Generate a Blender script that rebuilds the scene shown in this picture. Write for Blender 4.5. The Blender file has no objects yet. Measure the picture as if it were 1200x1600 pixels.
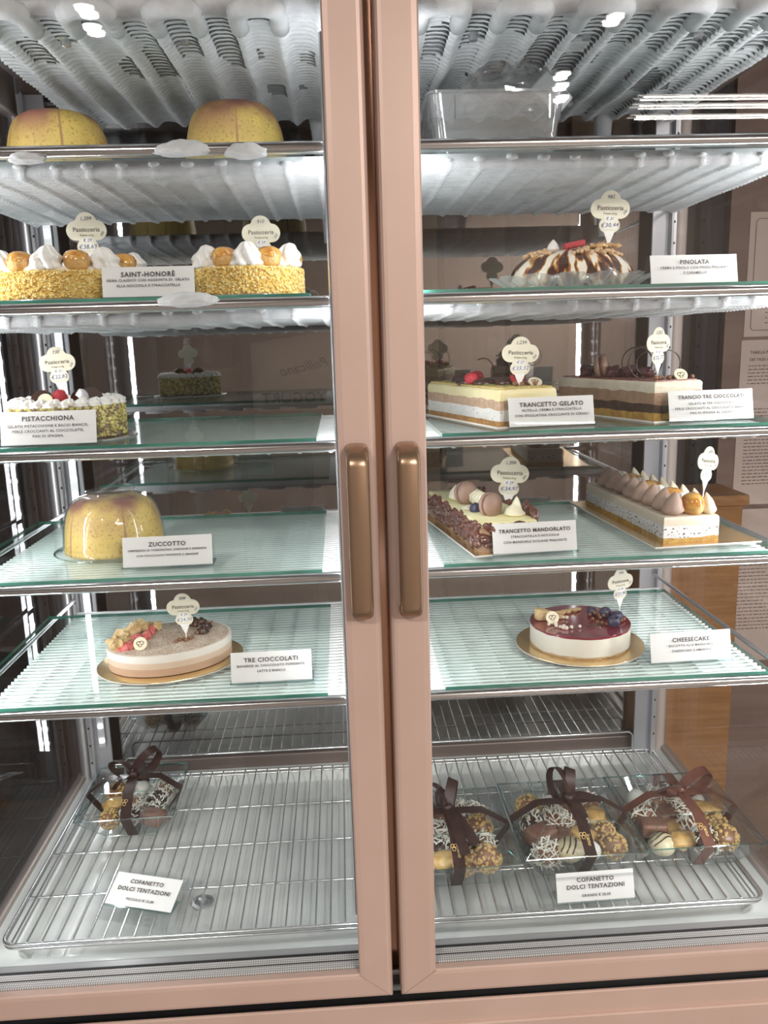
import bpy, bmesh, math, random
from mathutils import Vector, Matrix, noise
random.seed(7)
PI = math.pi
SC = bpy.context.scene
COL = SC.collection

# ---------------------------------------------------------------- camera
cd = bpy.data.cameras.new('camera')
cam = bpy.data.objects.new('camera', cd)
COL.objects.link(cam)
cd.sensor_fit = 'VERTICAL'
cd.sensor_height = 24.0
cd.lens = 24.0 * 1278.2 / 1600.0
cd.clip_start = 0.02
R_ = Vector((0.9981364, -0.05375163, -0.02888749))
U_ = Vector((0.03922569, 0.20253324, 0.97848946))
W_ = Vector((0.04674473, 0.97779908, -0.20426424))
m = Matrix.Identity(4)
for i in range(3):
    m[i][0] = R_[i]; m[i][1] = U_[i]; m[i][2] = -W_[i]
m[0][3], m[1][3], m[2][3] = 0.0, -1.0113, 1.55
cam.matrix_world = m
SC.camera = cam

# ---------------------------------------------------------------- world, exposure
wd = bpy.data.worlds.new('world')
SC.world = wd
wd.use_nodes = True
bg = wd.node_tree.nodes['Background']
bg.inputs[0].default_value = (1.0, 0.95, 0.91, 1)
bg.inputs[1].default_value = 0.62
SC.view_settings.view_transform = 'Standard'
SC.view_settings.look = 'None'
SC.view_settings.exposure = 0.0
SC.view_settings.gamma = 1.0
SC.view_settings.use_curve_mapping = False
SC.cycles.transparent_max_bounces = 32
SC.cycles.max_bounces = 10
SC.cycles.glossy_bounces = 5
SC.cycles.caustics_reflective = False
SC.cycles.caustics_refractive = False
SC.cycles.sample_clamp_indirect = 4.0
SHOP_W = 34.0      # the shop's ceiling lights, W each
LED_W = 4.4        # the freezer's light strips, W each


def area_light(name, loc, rot, sx, sy, watt, col=(1, 1, 1), parent=None):
    l = bpy.data.lights.new(name, 'AREA')
    l.shape = 'RECTANGLE'; l.size = sx; l.size_y = sy
    l.energy = watt; l.color = col
    o = bpy.data.objects.new(name, l)
    o.location = loc; o.rotation_euler = rot
    COL.objects.link(o)
    if parent: o.parent = parent
    return o


# ---------------------------------------------------------------- materials
MATS = {}


def base_mat(name):
    m = bpy.data.materials.new(name); m.use_nodes = True
    m.node_tree.nodes.clear()
    return m, m.node_tree


def pbr(name, col, rough=0.5, metal=0.0, noise_s=None, col2=None, bump=0.0, bscale=200.0, sss=0.0, emit=None,
        spec=0.5, thresh=None, coat=0.0, stretch=None):
    if name in MATS: return MATS[name]
    m, nt = base_mat(name)
    out = nt.nodes.new('ShaderNodeOutputMaterial')
    b = nt.nodes.new('ShaderNodeBsdfPrincipled')
    nt.links.new(b.outputs[0], out.inputs[0])
    b.inputs['Base Color'].default_value = (*col, 1)
    b.inputs['Roughness'].default_value = rough
    b.inputs['Metallic'].default_value = metal
    b.inputs['Specular IOR Level'].default_value = spec
    b.inputs['Coat Weight'].default_value = coat
    b.inputs['Coat Roughness'].default_value = 0.08
    if sss:
        b.inputs['Subsurface Weight'].default_value = sss
        b.inputs['Subsurface Scale'].default_value = 0.01
        b.inputs['Subsurface Radius'].default_value = (1, .7, .5)
    tc = nt.nodes.new('ShaderNodeTexCoord')
    src = tc.outputs['Object']
    if stretch:
        mp = nt.nodes.new('ShaderNodeMapping'); mp.inputs['Scale'].default_value = stretch
        nt.links.new(src, mp.inputs[0]); src = mp.outputs[0]
    if noise_s and col2:
        n = nt.nodes.new('ShaderNodeTexNoise'); n.inputs['Scale'].default_value = noise_s
        n.inputs['Detail'].default_value = 5
        nt.links.new(src, n.inputs['Vector'])
        r = nt.nodes.new('ShaderNodeValToRGB')
        a, c = thresh or (0.38, 0.62)
        r.color_ramp.elements[0].position = a; r.color_ramp.elements[1].position = c
        r.color_ramp.elements[0].color = (*col, 1); r.color_ramp.elements[1].color = (*col2, 1)
        nt.links.new(n.outputs['Fac'], r.inputs[0])
        nt.links.new(r.outputs[0], b.inputs['Base Color'])
    if bump:
        n2 = nt.nodes.new('ShaderNodeTexNoise'); n2.inputs['Scale'].default_value = bscale
        n2.inputs['Detail'].default_value = 4
        nt.links.new(src, n2.inputs['Vector'])
        bp = nt.nodes.new('ShaderNodeBump'); bp.inputs['Strength'].default_value = bump
        bp.inputs['Distance'].default_value = 0.003
        nt.links.new(n2.outputs['Fac'], bp.inputs['Height'])
        nt.links.new(bp.outputs[0], b.inputs['Normal'])
    if emit:
        b.inputs['Emission Color'].default_value = (*emit[0], 1)
        b.inputs['Emission Strength'].default_value = emit[1]
    MATS[name] = m
    return m


def glass(name, tint=(1, 1, 1), base=0.0, k=1.0, rough=0.0, haze=0.0):
    """thin clear sheet: light passes straight through, part of it mirrors off"""
    if name in MATS: return MATS[name]
    m, nt = base_mat(name)
    out = nt.nodes.new('ShaderNodeOutputMaterial')
    tr = nt.nodes.new('ShaderNodeBsdfTransparent'); tr.inputs[0].default_value = (*tint, 1)
    gl = nt.nodes.new('ShaderNodeBsdfGlossy'); gl.inputs['Roughness'].default_value = rough
    fc = nt.nodes.new('ShaderNodeLayerWeight'); fc.inputs[0].default_value = .5
    pw = nt.nodes.new('ShaderNodeMath'); pw.operation = 'POWER'; pw.inputs[1].default_value = 5.0
    nt.links.new(fc.outputs['Facing'], pw.inputs[0])
    lw = nt.nodes.new('ShaderNodeMath'); lw.operation = 'MULTIPLY_ADD'; lw.inputs[1].default_value = .96; lw.inputs[2].default_value = .04
    nt.links.new(pw.outputs[0], lw.inputs[0])
    ma = nt.nodes.new('ShaderNodeMath'); ma.operation = 'MULTIPLY_ADD'; ma.use_clamp = True
    ma.inputs[1].default_value = k; ma.inputs[2].default_value = base
    nt.links.new(lw.outputs[0], ma.inputs[0])
    mx = nt.nodes.new('ShaderNodeMixShader')
    nt.links.new(ma.outputs[0], mx.inputs[0]); nt.links.new(tr.outputs[0], mx.inputs[1]); nt.links.new(gl.outputs[0], mx.inputs[2])
    if haze:
        df = nt.nodes.new('ShaderNodeBsdfDiffuse'); df.inputs[0].default_value = (.85, .87, .88, 1)
        m2 = nt.nodes.new('ShaderNodeMixShader'); m2.inputs[0].default_value = haze
        nt.links.new(mx.outputs[0], m2.inputs[1]); nt.links.new(df.outputs[0], m2.inputs[2])
        mx = m2
    nt.links.new(mx.outputs[0], out.inputs[0])
    MATS[name] = m
    return m


def emis(name, col, s):
    if name in MATS: return MATS[name]
    m, nt = base_mat(name)
    out = nt.nodes.new('ShaderNodeOutputMaterial')
    e = nt.nodes.new('ShaderNodeEmission'); e.inputs[0].default_value = (*col, 1); e.inputs[1].default_value = s
    nt.links.new(e.outputs[0], out.inputs[0])
    MATS[name] = m
    return m


# ---------------------------------------------------------------- mesh builder
class MB:
    def __init__(s):
        s.v = []; s.f = []; s.mi = []; s.cur = 0

    def add(s, vs, fs, M=None):
        o = len(s.v)
        if M is not None: vs = [M @ Vector(p) for p in vs]
        s.v += [tuple(p) for p in vs]
        for f in fs:
            s.f.append(tuple(o + i for i in f)); s.mi.append(s.cur)
        return s

    def box(s, x0, x1, y0, y1, z0, z1, M=None):
        vs = [(x, y, z) for x in (x0, x1) for y in (y0, y1) for z in (z0, z1)]
        return s.add(vs, [(0, 1, 3, 2), (4, 6, 7, 5), (0, 4, 5, 1), (2, 3, 7, 6), (0, 2, 6, 4), (1, 5, 7, 3)], M)

    def lathe(s, prof, seg=32, M=None, rf=None, cap=True):
        """prof: list of (r, z); rf(theta, i, r, z) -> (r, z)"""
        vs = []; n = len(prof)
        for i, (r, z) in enumerate(prof):
            for k in range(seg):
                t = 2 * PI * k / seg
                rr, zz = rf(t, i, r, z) if rf else (r, z)
                vs.append((rr * math.cos(t), rr * math.sin(t), zz))
        fs = []
        for i in range(n - 1):
            for k in range(seg):
                a = i * seg + k; b = i * seg + (k + 1) % seg
                fs.append((a, b, b + seg, a + seg))
        if cap:
            fs.append(tuple(range(seg - 1, -1, -1)))
            fs.append(tuple((n - 1) * seg + k for k in range(seg)))
        return s.add(vs, fs, M)

    def tube(s, pts, r, seg=8, closed=False, rf=None):
        pts = [Vector(p) for p in pts]; n = len(pts); vs = []
        prev = None
        for i, p in enumerate(pts):
            if closed: d = pts[(i + 1) % n] - pts[i - 1]
            else: d = pts[min(i + 1, n - 1)] - pts[max(i - 1, 0)]
            if d.length < 1e-9: d = Vector((0, 0, 1))
            d.normalize()
            if prev is None:
                up = Vector((0, 0, 1)) if abs(d.z) < .9 else Vector((1, 0, 0))
                a = d.cross(up).normalized()
            else:
                a = (prev - d * prev.dot(d)).normalized()
            prev = a
            b = d.cross(a)
            rr = rf(i / (n - 1)) if rf else r
            for k in range(seg):
                t = 2 * PI * k / seg
                vs.append(p + a * (rr * math.cos(t)) + b * (rr * math.sin(t)))
        fs = []
        for i in range(n if closed else n - 1):
            for k in range(seg):
                a = i * seg + k; b = i * seg + (k + 1) % seg
                a2 = ((i + 1) % n) * seg + k; b2 = ((i + 1) % n) * seg + (k + 1) % seg
                fs.append((a, b, b2, a2))
        if not closed:
            fs.append(tuple(range(seg - 1, -1, -1))); fs.append(tuple((n - 1) * seg + k for k in range(seg)))
        return s.add(vs, fs)

    def ball(s, c, r, sub=1, amp=0.0, sq=(1, 1, 1), fr=8.0, rot=0.0):
        vs, fs = ico(sub)
        c = Vector(c); out = []
        off = Vector((random.random() * 50, random.random() * 50, 0))
        cr, sr = math.cos(rot), math.sin(rot)
        for v in vs:
            k = r * (1 + (amp * noise.noise(v * fr / 4 + off) * 2 if amp else 0))
            x, y, z = v.x * k * sq[0], v.y * k * sq[1], v.z * k * sq[2]
            out.append(c + Vector((x * cr - y * sr, x * sr + y * cr, z)))
        return s.add(out, fs)

    def prism(s, poly, y0, y1, M=None):
        """poly in XZ, extruded along Y"""
        n = len(poly)
        vs = [(x, y0, z) for x, z in poly] + [(x, y1, z) for x, z in poly]
        fs = [tuple(range(n)), tuple(range(2 * n - 1, n - 1, -1))]
        fs += [(i + n, (i + 1) % n + n, (i + 1) % n, i) for i in range(n)]
        return s.add(vs, fs, M)

    def build(s, name, mats, parent=None, smooth=False, bevel=0.0, kind=None, label=None, fix=True, loc=None, rz=0.0):
        me = bpy.data.meshes.new(name)
        me.from_pydata(s.v, [], s.f)
        if not isinstance(mats, (list, tuple)): mats = [mats]
        for mm in mats: me.materials.append(mm)
        if len(mats) > 1: me.polygons.foreach_set('material_index', s.mi)
        if fix:
            b = bmesh.new(); b.from_mesh(me); bmesh.ops.recalc_face_normals(b, faces=b.faces); b.to_mesh(me); b.free()
        if smooth:
            me.polygons.foreach_set('use_smooth', [True] * len(me.polygons))
        me.update()
        o = bpy.data.objects.new(name, me)
        COL.objects.link(o)
        if parent: o.parent = parent
        if bevel:
            md = o.modifiers.new('bevel', 'BEVEL'); md.width = bevel; md.segments = 2; md.limit_method = 'ANGLE'
        if smooth and smooth != 'all':
            me.set_sharp_from_angle(angle=math.radians(50))
        if kind: o['kind'] = kind
        if label: o['label'] = label
        if loc is not None: o.location = loc
        if rz: o.rotation_euler[2] = rz
        return o


_ico = {}


def ico(sub):
    if sub not in _ico:
        b = bmesh.new(); bmesh.ops.create_icosphere(b, subdivisions=sub, radius=1)
        b.verts.ensure_lookup_table()
        _ico[sub] = ([v.co.copy() for v in b.verts], [tuple(v.index for v in f.verts) for f in b.faces]); b.free()
    return _ico[sub]


def rbox(x0, x1, y0, y1, z0, z1, r, seg=3):
    """rounded-edge box as verts, faces"""
    b = bmesh.new()
    bmesh.ops.create_cube(b, size=1)
    for v in b.verts:
        v.co = Vector(((x0 + x1) / 2 + v.co.x * (x1 - x0), (y0 + y1) / 2 + v.co.y * (y1 - y0), (z0 + z1) / 2 + v.co.z * (z1 - z0)))
    bmesh.ops.bevel(b, geom=b.edges[:], offset=r, segments=seg, affect='EDGES', profile=0.5)
    b.verts.index_update()
    vs = [v.co.copy() for v in b.verts]; fs = [tuple(v.index for v in f.verts) for f in b.faces]
    b.free()
    return vs, fs


def thing(name, label, cat, loc=(0, 0, 0), rz=0.0, group=None):
    o = bpy.data.objects.new(name, None)
    o.empty_display_size = 0.02
    COL.objects.link(o)
    o.location = loc; o.rotation_euler = (0, 0, rz)
    o['label'] = label; o['category'] = cat
    if group: o['group'] = group
    return o


def tag(o, label, cat, group=None):
    o['label'] = label; o['category'] = cat
    if group: o['group'] = group
    return o


def struct(o):
    o['kind'] = 'structure'; return o


_tc = {}


def text_geo(body, size, bold=0.0, shear=0.0, space=1.0, align='CENTER'):
    key = (body, size, bold, shear, space, align)
    if key in _tc: return _tc[key]
    cu = bpy.data.curves.new('t', 'FONT')
    cu.body = body; cu.size = size; cu.offset = bold; cu.shear = shear; cu.space_character = space
    cu.align_x = align; cu.align_y = 'CENTER'; cu.resolution_u = 2
    o = bpy.data.objects.new('t', cu)
    COL.objects.link(o)
    dg = bpy.context.evaluated_depsgraph_get()
    me = bpy.data.meshes.new_from_object(o.evaluated_get(dg))
    vs = [v.co.copy() for v in me.vertices]; fs = [tuple(p.vertices) for p in me.polygons]
    bpy.data.objects.remove(o); bpy.data.curves.remove(cu); bpy.data.meshes.remove(me)
    _tc[key] = (vs, fs)
    return _tc[key]


def write(mb, body, size, M, **kw):
    """text in the local XZ plane, facing -Y; M places it"""
    vs, fs = text_geo(body, size, **kw)
    mb.add([(v.x, 0, v.y) for v in vs], fs, M)


def T(x=0, y=0, z=0, rx=0, ry=0, rz=0, s=1.0):
    return Matrix.Translation((x, y, z)) @ Matrix.Rotation(rz, 4, 'Z') @ Matrix.Rotation(ry, 4, 'Y') @ Matrix.Rotation(rx, 4, 'X') @ Matrix.Scale(s, 4)


# common materials
M_copper = pbr('rose_paint', (.60, .425, .36), .42, 0.22, 6, (.635, .455, .39), bump=.02, bscale=900)
M_mull = pbr('copper_mullion', (.62, .36, .25), .12, .85)
M_handle = pbr('handle_bronze', (.36, .235, .155), .30, .7, bump=.02, bscale=600)
M_black = pbr('black_rubber', (.012, .011, .012), .5)
M_steel = pbr('polished_steel', (.80, .80, .81), .16, 1.0)
M_wire = pbr('zinc_wire', (.78, .79, .80), .22, .9)
M_white_wire = pbr('frosted_wire', (.86, .88, .88), .35, .15)
M_alu = pbr('aluminium', (.62, .63, .65), .33, .8)
M_postb = pbr('post_beige', (.55, .47, .42), .4)
M_tray = pbr('white_tray', (.60, .63, .61), .28, 0.0, 18, (.65, .68, .66), coat=.25)
M_frost = pbr('frost', (.74, .77, .79), .6, 0.0, 60, (.84, .86, .88), bump=.6, bscale=900, coat=.1)
M_card = pbr('white_card', (.80, .81, .80), .55)
M_ink = pbr('ink', (.05, .035, .035), .6)
M_acr = glass('acrylic', (.96, .97, .97), .03, 1.0)
M_acr_edge = glass('acrylic_edge', (.78, .90, .90), .22, 1.0, .1)
M_glass = glass('shelf_glass', (.93, .975, .965), .0, .75)
M_gedge = pbr('glass_green_edge', (.04, .20, .15), .12, 0, 9, (.10, .36, .27), coat=1.0, stretch=(1, 1, 1))
M_door_glass = glass('door_glass', (.985, .985, .985), .0, 0.40)
M_back_glass = glass('back_glass', (.78, .78, .78), .30, .9)
M_side_glass = glass('side_glass', (.84, .84, .86), .02, .45)
M_cream = pbr('whipped_cream', (.88, .87, .83), .42, sss=.03)
M_choc = pbr('dark_chocolate', (.045, .018, .012), .25, coat=.4)
M_milk = pbr('milk_chocolate', (.25, .12, .065), .35)
M_gold = pbr('gold_card', (.86, .62, .32), .26, .85, bump=.03, bscale=300)
M_board_edge = pbr('board_edge', (.85, .80, .74), .6)
M_silver = pbr('silver_card', (.75, .74, .72), .2, .8)
M_rasp = pbr('raspberry', (.42, .02, .03), .4, 0, 300, (.60, .05, .07), bump=.8, bscale=500)
M_crumb = pbr('biscuit_crumb', (.62, .42, .20), .8, 0, 150, (.80, .62, .36), bump=.8, bscale=600)
M_macar = pbr('macaron_shell', (.30, .19, .145), .5, 0, 40, (.36, .235, .18), bump=.05, bscale=900)
M_disc = pbr('ivory_disc', (.86, .78, .58), .4)
M_clear = glass('clear_plastic', (.93, .94, .95), .03, 1.0, .03, haze=.05)

# ================================================================= STRUCTURE
FLOOR = MB().box(-3.2, 3.6, -4.2, 1.7, -.05, 0).build('floor', pbr('floor_tile', (.13, .105, .09), .35, 0, 3, (.17, .14, .12)))
struct(FLOOR)
CE = MB().box(-3.2, 3.6, -5.2, 1.7, 2.9, 3.0).build('ceiling', pbr('ceiling_paint', (.30, .27, .25), .8)); struct(CE)
# back wall of the shop: upright panels of several browns, each a board of its own
wb = MB().box(-3.2, 3.6, 1.62, 1.7, 0, 2.9).build('wall_back', pbr('wall_brown', (.13, .085, .062), .7)); struct(wb)
pan = [(-3.0, -1.9, 0), (-1.88, -1.35, 1), (-1.33, -1.02, 0), (-1.0, -.78, 2), (-.76, -.56, 1), (-.54, -.33, 2), (-.31, -.12, 0), (-.10, .02, 3),
       (.04, .20, 2), (.22, .31, 4), (.33, .52, 3), (.54, .70, 2), (.72, .90, 3), (.92, 1.3, 0), (1.32, 2.0, 2), (2.02, 3.4, 0)]
pm = [pbr('panel_dark', (.030, .024, .026), .5, 0, 5, (.045, .038, .04), stretch=(8, 1, .6)),
      pbr('panel_slate', (.035, .038, .065), .5, 0, 5, (.05, .052, .085), stretch=(8, 1, .6)),
      pbr('panel_brown', (.085, .052, .036), .5, 0, 5, (.115, .072, .05), stretch=(8, 1, .6)),
      pbr('panel_tan', (.26, .175, .12), .5, 0, 5, (.32, .22, .155), stretch=(8, 1, .6)),
      pbr('panel_cream', (.70, .50, .28), .5, 0, 5, (.76, .56, .33), stretch=(8, 1, .6))]
for a, b_, k in pan:
    MB().box(a, b_, 1.585, 1.62, .05, 2.75).build('panel', pm[k], wb, bevel=.004)
wf = MB().box(-3.2, 3.6, -5.3, -5.2, 0, 2.9).build('wall_front', pbr('wall_shop', (.20, .155, .13), .7)); struct(wf)
wl = MB().box(-3.3, -3.2, -5.2, 1.7, 0, 2.9).build('wall_left', pbr('wall_dark', (.14, .12, .13), .7)); struct(wl)
# ceiling lights of the shop (seen as reflections in the doors)
M_lamp = emis('lamp_glow', (1, .97, .92), 42.0)
M_ring = pbr('lamp_ring', (.8, .8, .8), .4)


def downlight(x, y, label):
    t = thing('ceiling_spotlight', label, 'light', (x, y, 2.9), 0, 'recessed spotlights in the shop ceiling')
    MB().lathe([(.050, 0), (.050, -.012), (.042, -.012), (.042, -.002)], 28).build('ring', M_ring, t, smooth=True)
    MB().lathe([(.041, -.006), (.041, -.008)], 28).build('bulb', M_lamp, t)
    area_light('spot_light', (0, 0, -.02), (0, 0, 0), .07, .07, SHOP_W, (1, .95, .88), t).data.shape = 'DISK'


for x, y, lb in ((-.963, -2.62, 'mirrored at the top left, upper of the pair'), (-.99, -2.82, 'mirrored at the top left, lower of the pair'), (1.24, -2.77, 'mirrored alone at the top of the right door'),
                 (1.22, -3.53, 'mirrored above the plastic tub, top one of three'), (1.265, -3.72, 'mirrored above the plastic tub, middle one of three'), (1.33, -3.95, 'mirrored above the plastic tub, bottom one of three')):
    downlight(x, y, 'round ceiling spotlight ' + lb)
for k, (y, x0) in enumerate(((-3.88, 1.73), (-4.06, 1.77), (-4.30, 1.84))):
    lab = ['nearest of three long linear ceiling lights mirrored in the right door', 'middle one of three long linear ceiling lights mirrored in the right door',
           'farthest of three long linear ceiling lights mirrored in the right door'][k]
    t = thing('linear_ceiling_light', lab, 'light', (x0, y, 2.9), -.02, 'linear lights in the shop ceiling')
    MB().box(0, 1.5, -.022, .022, -.03, 0).build('housing', M_ring, t)
    MB().box(.01, 1.49, -.010, .010, -.034, -.029).build('diffuser', emis('linear_glow', (1, .93, .84), 14.0), t)
    area_light('linear_light', (.75, 0, -.04), (0, 0, 0), 1.4, .014, SHOP_W * 1.3, (1, .93, .84), t)

# ================================================================= FREEZER
FZ = thing('display_freezer', 'rose-copper two-door glass display freezer holding the cakes', 'freezer', (0, 0, 0))
XL, XR = -.62, .72          # outer sides
YB = .715                    # back pane


def part(mb, name, mat, parent=FZ, **kw): return mb.build(name, mat, parent, **kw)


part(MB().box(XL - .02, XR + .02, 0.0, .005, .10, .612), 'base_panel', M_copper, bevel=.003)
part(MB().box(XL - .02, XR + .02, .0055, .76, .10, .585), 'base_body', M_black)
part(MB().box(XL - .02, XR + .02, -.004, .02, .34, .575), 'kick_panel', M_copper, bevel=.003)
part(MB().box(XL, XR, .03, .74, .02, .10), 'plinth', M_black)
part(MB().box(XL - .02, XR + .02, 0.0, .78, 2.10, 2.34), 'top_panel', M_copper, bevel=.004)
# liner above the ceiling coil
part(MB().box(XL, XR, .055, .75, 2.055, 2.10), 'liner_ceiling', pbr('liner', (.30, .27, .26), .45))
# centre mullion behind the gap between the doors
part(MB().box(.030, .066, .056, .085, .612, 2.10), 'mullion', M_mull, bevel=.003)
part(MB().box(-.002, .030, .058, .080, .66, 2.08), 'mullion_gasket', pbr('gasket_grey', (.20, .19, .19), .5))
part(MB().box(.066, .098, .058, .080, .66, 2.08), 'mullion_gasket', pbr('gasket_grey', (.20, .19, .19), .5))
# sill under the doors, inside
part(MB().box(XL, XR, .052, .118, .585, .620), 'front_sill', pbr('sill_grey', (.42, .42, .42), .3, .4), bevel=.004)
for zz, yy in ((.6125, .058), (.616, .075)):
    part(MB().box(XL, XR, yy, yy + .010, zz, zz + .012), 'sill_gasket', M_black, bevel=.002)


# floor tray: dished white pan with a wide flange
def tray():
    mb = MB()
    x0, x1, y0, y1 = XL + .012, XR - .012, .118, .705
    zt, zb = .612, .590
    ins = [(0, 0, zt - .02), (0, 0, zt), (.050, .0, zt), (.056, 0, zt - .003), (.066, 0, zb + .003), (.074, 0, zb)]
    rings = []
    N = 6
    for k, (d, _, z) in enumerate(ins):
        dd = d; dy = d * .55
        X0, X1, Y0, Y1 = x0 + dd, x1 - dd, y0 + dy * .75, y1 - dy
        r = .004 if d < .04 else .03
        ring = []
        for cx, cy, a0 in ((X1 - r, Y1 - r, 0), (X0 + r, Y1 - r, 90), (X0 + r, Y0 + r, 180), (X1 - r, Y0 + r, 270)):
            for j in range(N + 1):
                a = math.radians(a0 + 90 * j / N)
                ring.append((cx + r * math.cos(a), cy + r * math.sin(a), z))
        rings.append(ring)
    n = len(rings[0]); vs = [p for r in rings for p in r]; fs = []
    for i in range(len(rings) - 1):
        for k in range(n):
            fs.append((i * n + k, i * n + (k + 1) % n, (i + 1) * n + (k + 1) % n, (i + 1) * n + k))
    fs.append(tuple((len(rings) - 1) * n + k for k in range(n)))
    mb.add(vs, fs)
    return mb


TR = part(tray(), 'floor_tray', M_tray, smooth=True)
MB().lathe([(.019, .590), (.019, .594), (.014, .595), (.013, .591), (.008, .591), (.008, .600), (.003, .602)], 28, T(-.278, .275)).build('drain', M_alu, TR, smooth=True)
for x, y in ((-.592, .150), (.035, .150), (.069, .150), (.692, .150)):
    MB().lathe([(.011, .611), (.011, .6135), (.009, .6145), (.002, .6145)], 20, T(x, y)).build('screw_cap', M_tray, TR, smooth=True)

# panes
bp_ = part(MB().box(XL + .04, XR - .04, YB, YB + .006, .60, 2.06), 'back_pane', M_back_glass)
for x in (XL + .006, XR - .012):
    part(MB().box(x, x + .006, .06, .70, .60, 2.06), 'side_pane', M_side_glass)
# bottom rear frame, dark seal under the back pane
part(MB().box(XL, XR, .706, .745, .585, .640), 'back_frame', pbr('frame_brown', (.18, .14, .125), .4, .3), bevel=.003)
part(MB().box(XL, XR, .700, .745, 2.02, 2.06), 'back_frame', pbr('frame_brown', (.18, .14, .125), .4, .3), bevel=.003)
for s, x in ((-1, XL), (1, XR)):
    c = lambda a: x - s * a
    part(MB().box(min(c(.0), c(.03)), max(c(.0), c(.03)), .05, .74, 1.985, 2.06), 'side_rail', pbr('rail_taupe', (.40, .345, .31), .4, .2), bevel=.004)
    part(MB().box(min(c(.0), c(.018)), max(c(.0), c(.018)), .05, .74, .60, .622), 'side_rail', pbr('rail_taupe', (.40, .345, .31), .4, .2), bevel=.003)
    part(MB().box(min(c(.0), c(.02)), max(c(.0), c(.02)), .04, .062, .60, 2.06), 'front_post', pbr('rail_taupe', (.40, .345, .31), .4, .2), bevel=.003)
    # rear corner: round beige post, punched support strip, aluminium angle
    part(MB().lathe([(.015, .60), (.015, 2.06)], 24, T(c(.020), .700)), 'corner_post', M_postb if s > 0 else M_alu, smooth=True)
    st = part(MB().box(min(c(.037), c(.047)), max(c(.037), c(.047)), .672, .675, .615, 2.02), 'support_strip', M_alu)
    for k in range(33):
        MB().lathe([(.0026, 0), (.0026, .0012)], 10, T(c(.042), .6725, .66 + k * .041, rx=PI / 2)).build('slot', M_black, st)
    part(MB().box(min(c(.047), c(.085)), max(c(.047), c(.085)), .676, .682, .615, 2.02), 'post_angle', pbr('angle_grey', (.50, .51, .54), .28, .5), bevel=.001)
    part(MB().box(min(c(.047), c(.052)), max(c(.047), c(.052)), .66, .682, .615, 2.02), 'post_angle', pbr('angle_grey', (.50, .51, .54), .28, .5), bevel=.001)

# light strips
M_led = emis('led_glow', (.86, .93, 1.0), 26.0)


def led_strip(x, y, ang, watt, label, z0=.70, z1=1.92, w=.010):
    t = thing('light_strip', label, 'light', (x, y, z0), ang)
    h = z1 - z0
    MB().box(-w / 2 - .002, w / 2 + .002, -.006, 0, 0, h).build('channel', M_alu, t)
    mb = MB(); k = 0
    while k * .034 < h - .02:
        mb.box(-.004, .004, 0, .0025, .012 + k * .034, .020 + k * .034); k += 1
    mb.build('bead_row', M_led, t, kind='stuff')
    area_light('strip_light', (0, .004, h / 2), (PI / 2, 0, 0), w, h, watt, (.985, .99, 1.0), t)
    return t


# area light points along its local -Z; rotated so it shines along the strip's +Y
led_strip(-.585, .075, math.radians(-48), LED_W, 'upright light strip inside the left front corner of the freezer')
led_strip(.690, .075, math.radians(48), LED_W, 'upright light strip inside the right front corner of the freezer')
led_strip(-.004, .088, math.radians(20), LED_W * .34, 'upright light strip behind the left door stile')
led_strip(.102, .088, math.radians(-20), LED_W * .34, 'upright light strip behind the right door stile')
led_strip(-.550, .664, math.radians(190), LED_W * .25, 'added upright light strip imitating LED reflections on the left rear corner post')  # added strip, stands in for LED dots mirrored in the glossy post


# doors -----------------------------------------------------------
def door(x0, x1, side, tl, tr):
    z0, z1 = .624, 2.08
    prof = [(0, .050), (0, .007), (.0012, .003), (.004, .0008), (.008, 0), (.040, 0), (.046, .0008), (.048, .003), (.048, .0135), (.036, .0138), (.036, .050)]
    W = .048
    mb = MB(); vs = []
    for a, y in prof:
        u = a / W
        l, r, zz = u * tl, u * tr, u * .040
        vs += [(x0 + l, y, z0 + zz), (x1 - r, y, z0 + zz), (x1 - r, y, z1 - zz), (x0 + l, y, z1 - zz)]
    n = len(prof); fs = []
    for i in range(n):
        j = (i + 1) % n
        for k in range(4):
            fs.append((i * 4 + k, i * 4 + (k + 1) % 4, j * 4 + (k + 1) % 4, j * 4 + k))
    mb.add(vs, fs)
    D = part(mb, 'door', M_copper)
    # mitre joints, fine grooves
    for zc, dz in ((z0, 1), (z1, -1)):
        for xc, dx, tt in ((x0, 1, tl), (x1, -1, tr)):
            p0 = Vector((xc + dx * .004, -.0002, zc + dz * .004)); p1 = Vector((xc + dx * tt, -.0002, zc + dz * .040))
            MB().tube([p0, p1], .0004, 4).build('mitre_joint', pbr('joint', (.30, .20, .17), .6), D)
    gx0, gx1, gz0, gz1 = x0 + tl - .010, x1 - tr + .010, z0 + .0302, z1 - .0302
    MB().box(gx0, gx1, .014, .018, gz0, gz1).build('glass_pane', M_door_glass, D)
    MB().box(gx0, gx1, .046, .049, gz0, gz1).build('glass_pane', M_door_glass, D)
    msp = MATS.get('spacer') or spacer_mat()
    for y0 in (.0185, .0330):
        q = MB()
        q.box(gx0, gx1, y0, y0 + .0115, gz0, z0 + .0395); q.box(gx0, gx1, y0, y0 + .0115, z1 - .0395, gz1)
        q.box(gx0, x0 + tl - .0006, y0, y0 + .0115, z0 + .04, z1 - .04); q.box(x1 - tr + .0006, gx1, y0, y0 + .0115, z0 + .04, z1 - .04)
        q.build('spacer_bar', msp, D)
    MB().box(gx0, gx1, .0302, .0328, gz0, z0 + .0392).build('seal', M_black, D)
    MB().box(x0 + .01, x1 - .01, .050, .054, z0 + .012, z0 + .036).build('gasket', M_black, D)
    # perforations of the spacer bars: fine slots seen along the bottom edge
    return D


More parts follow.
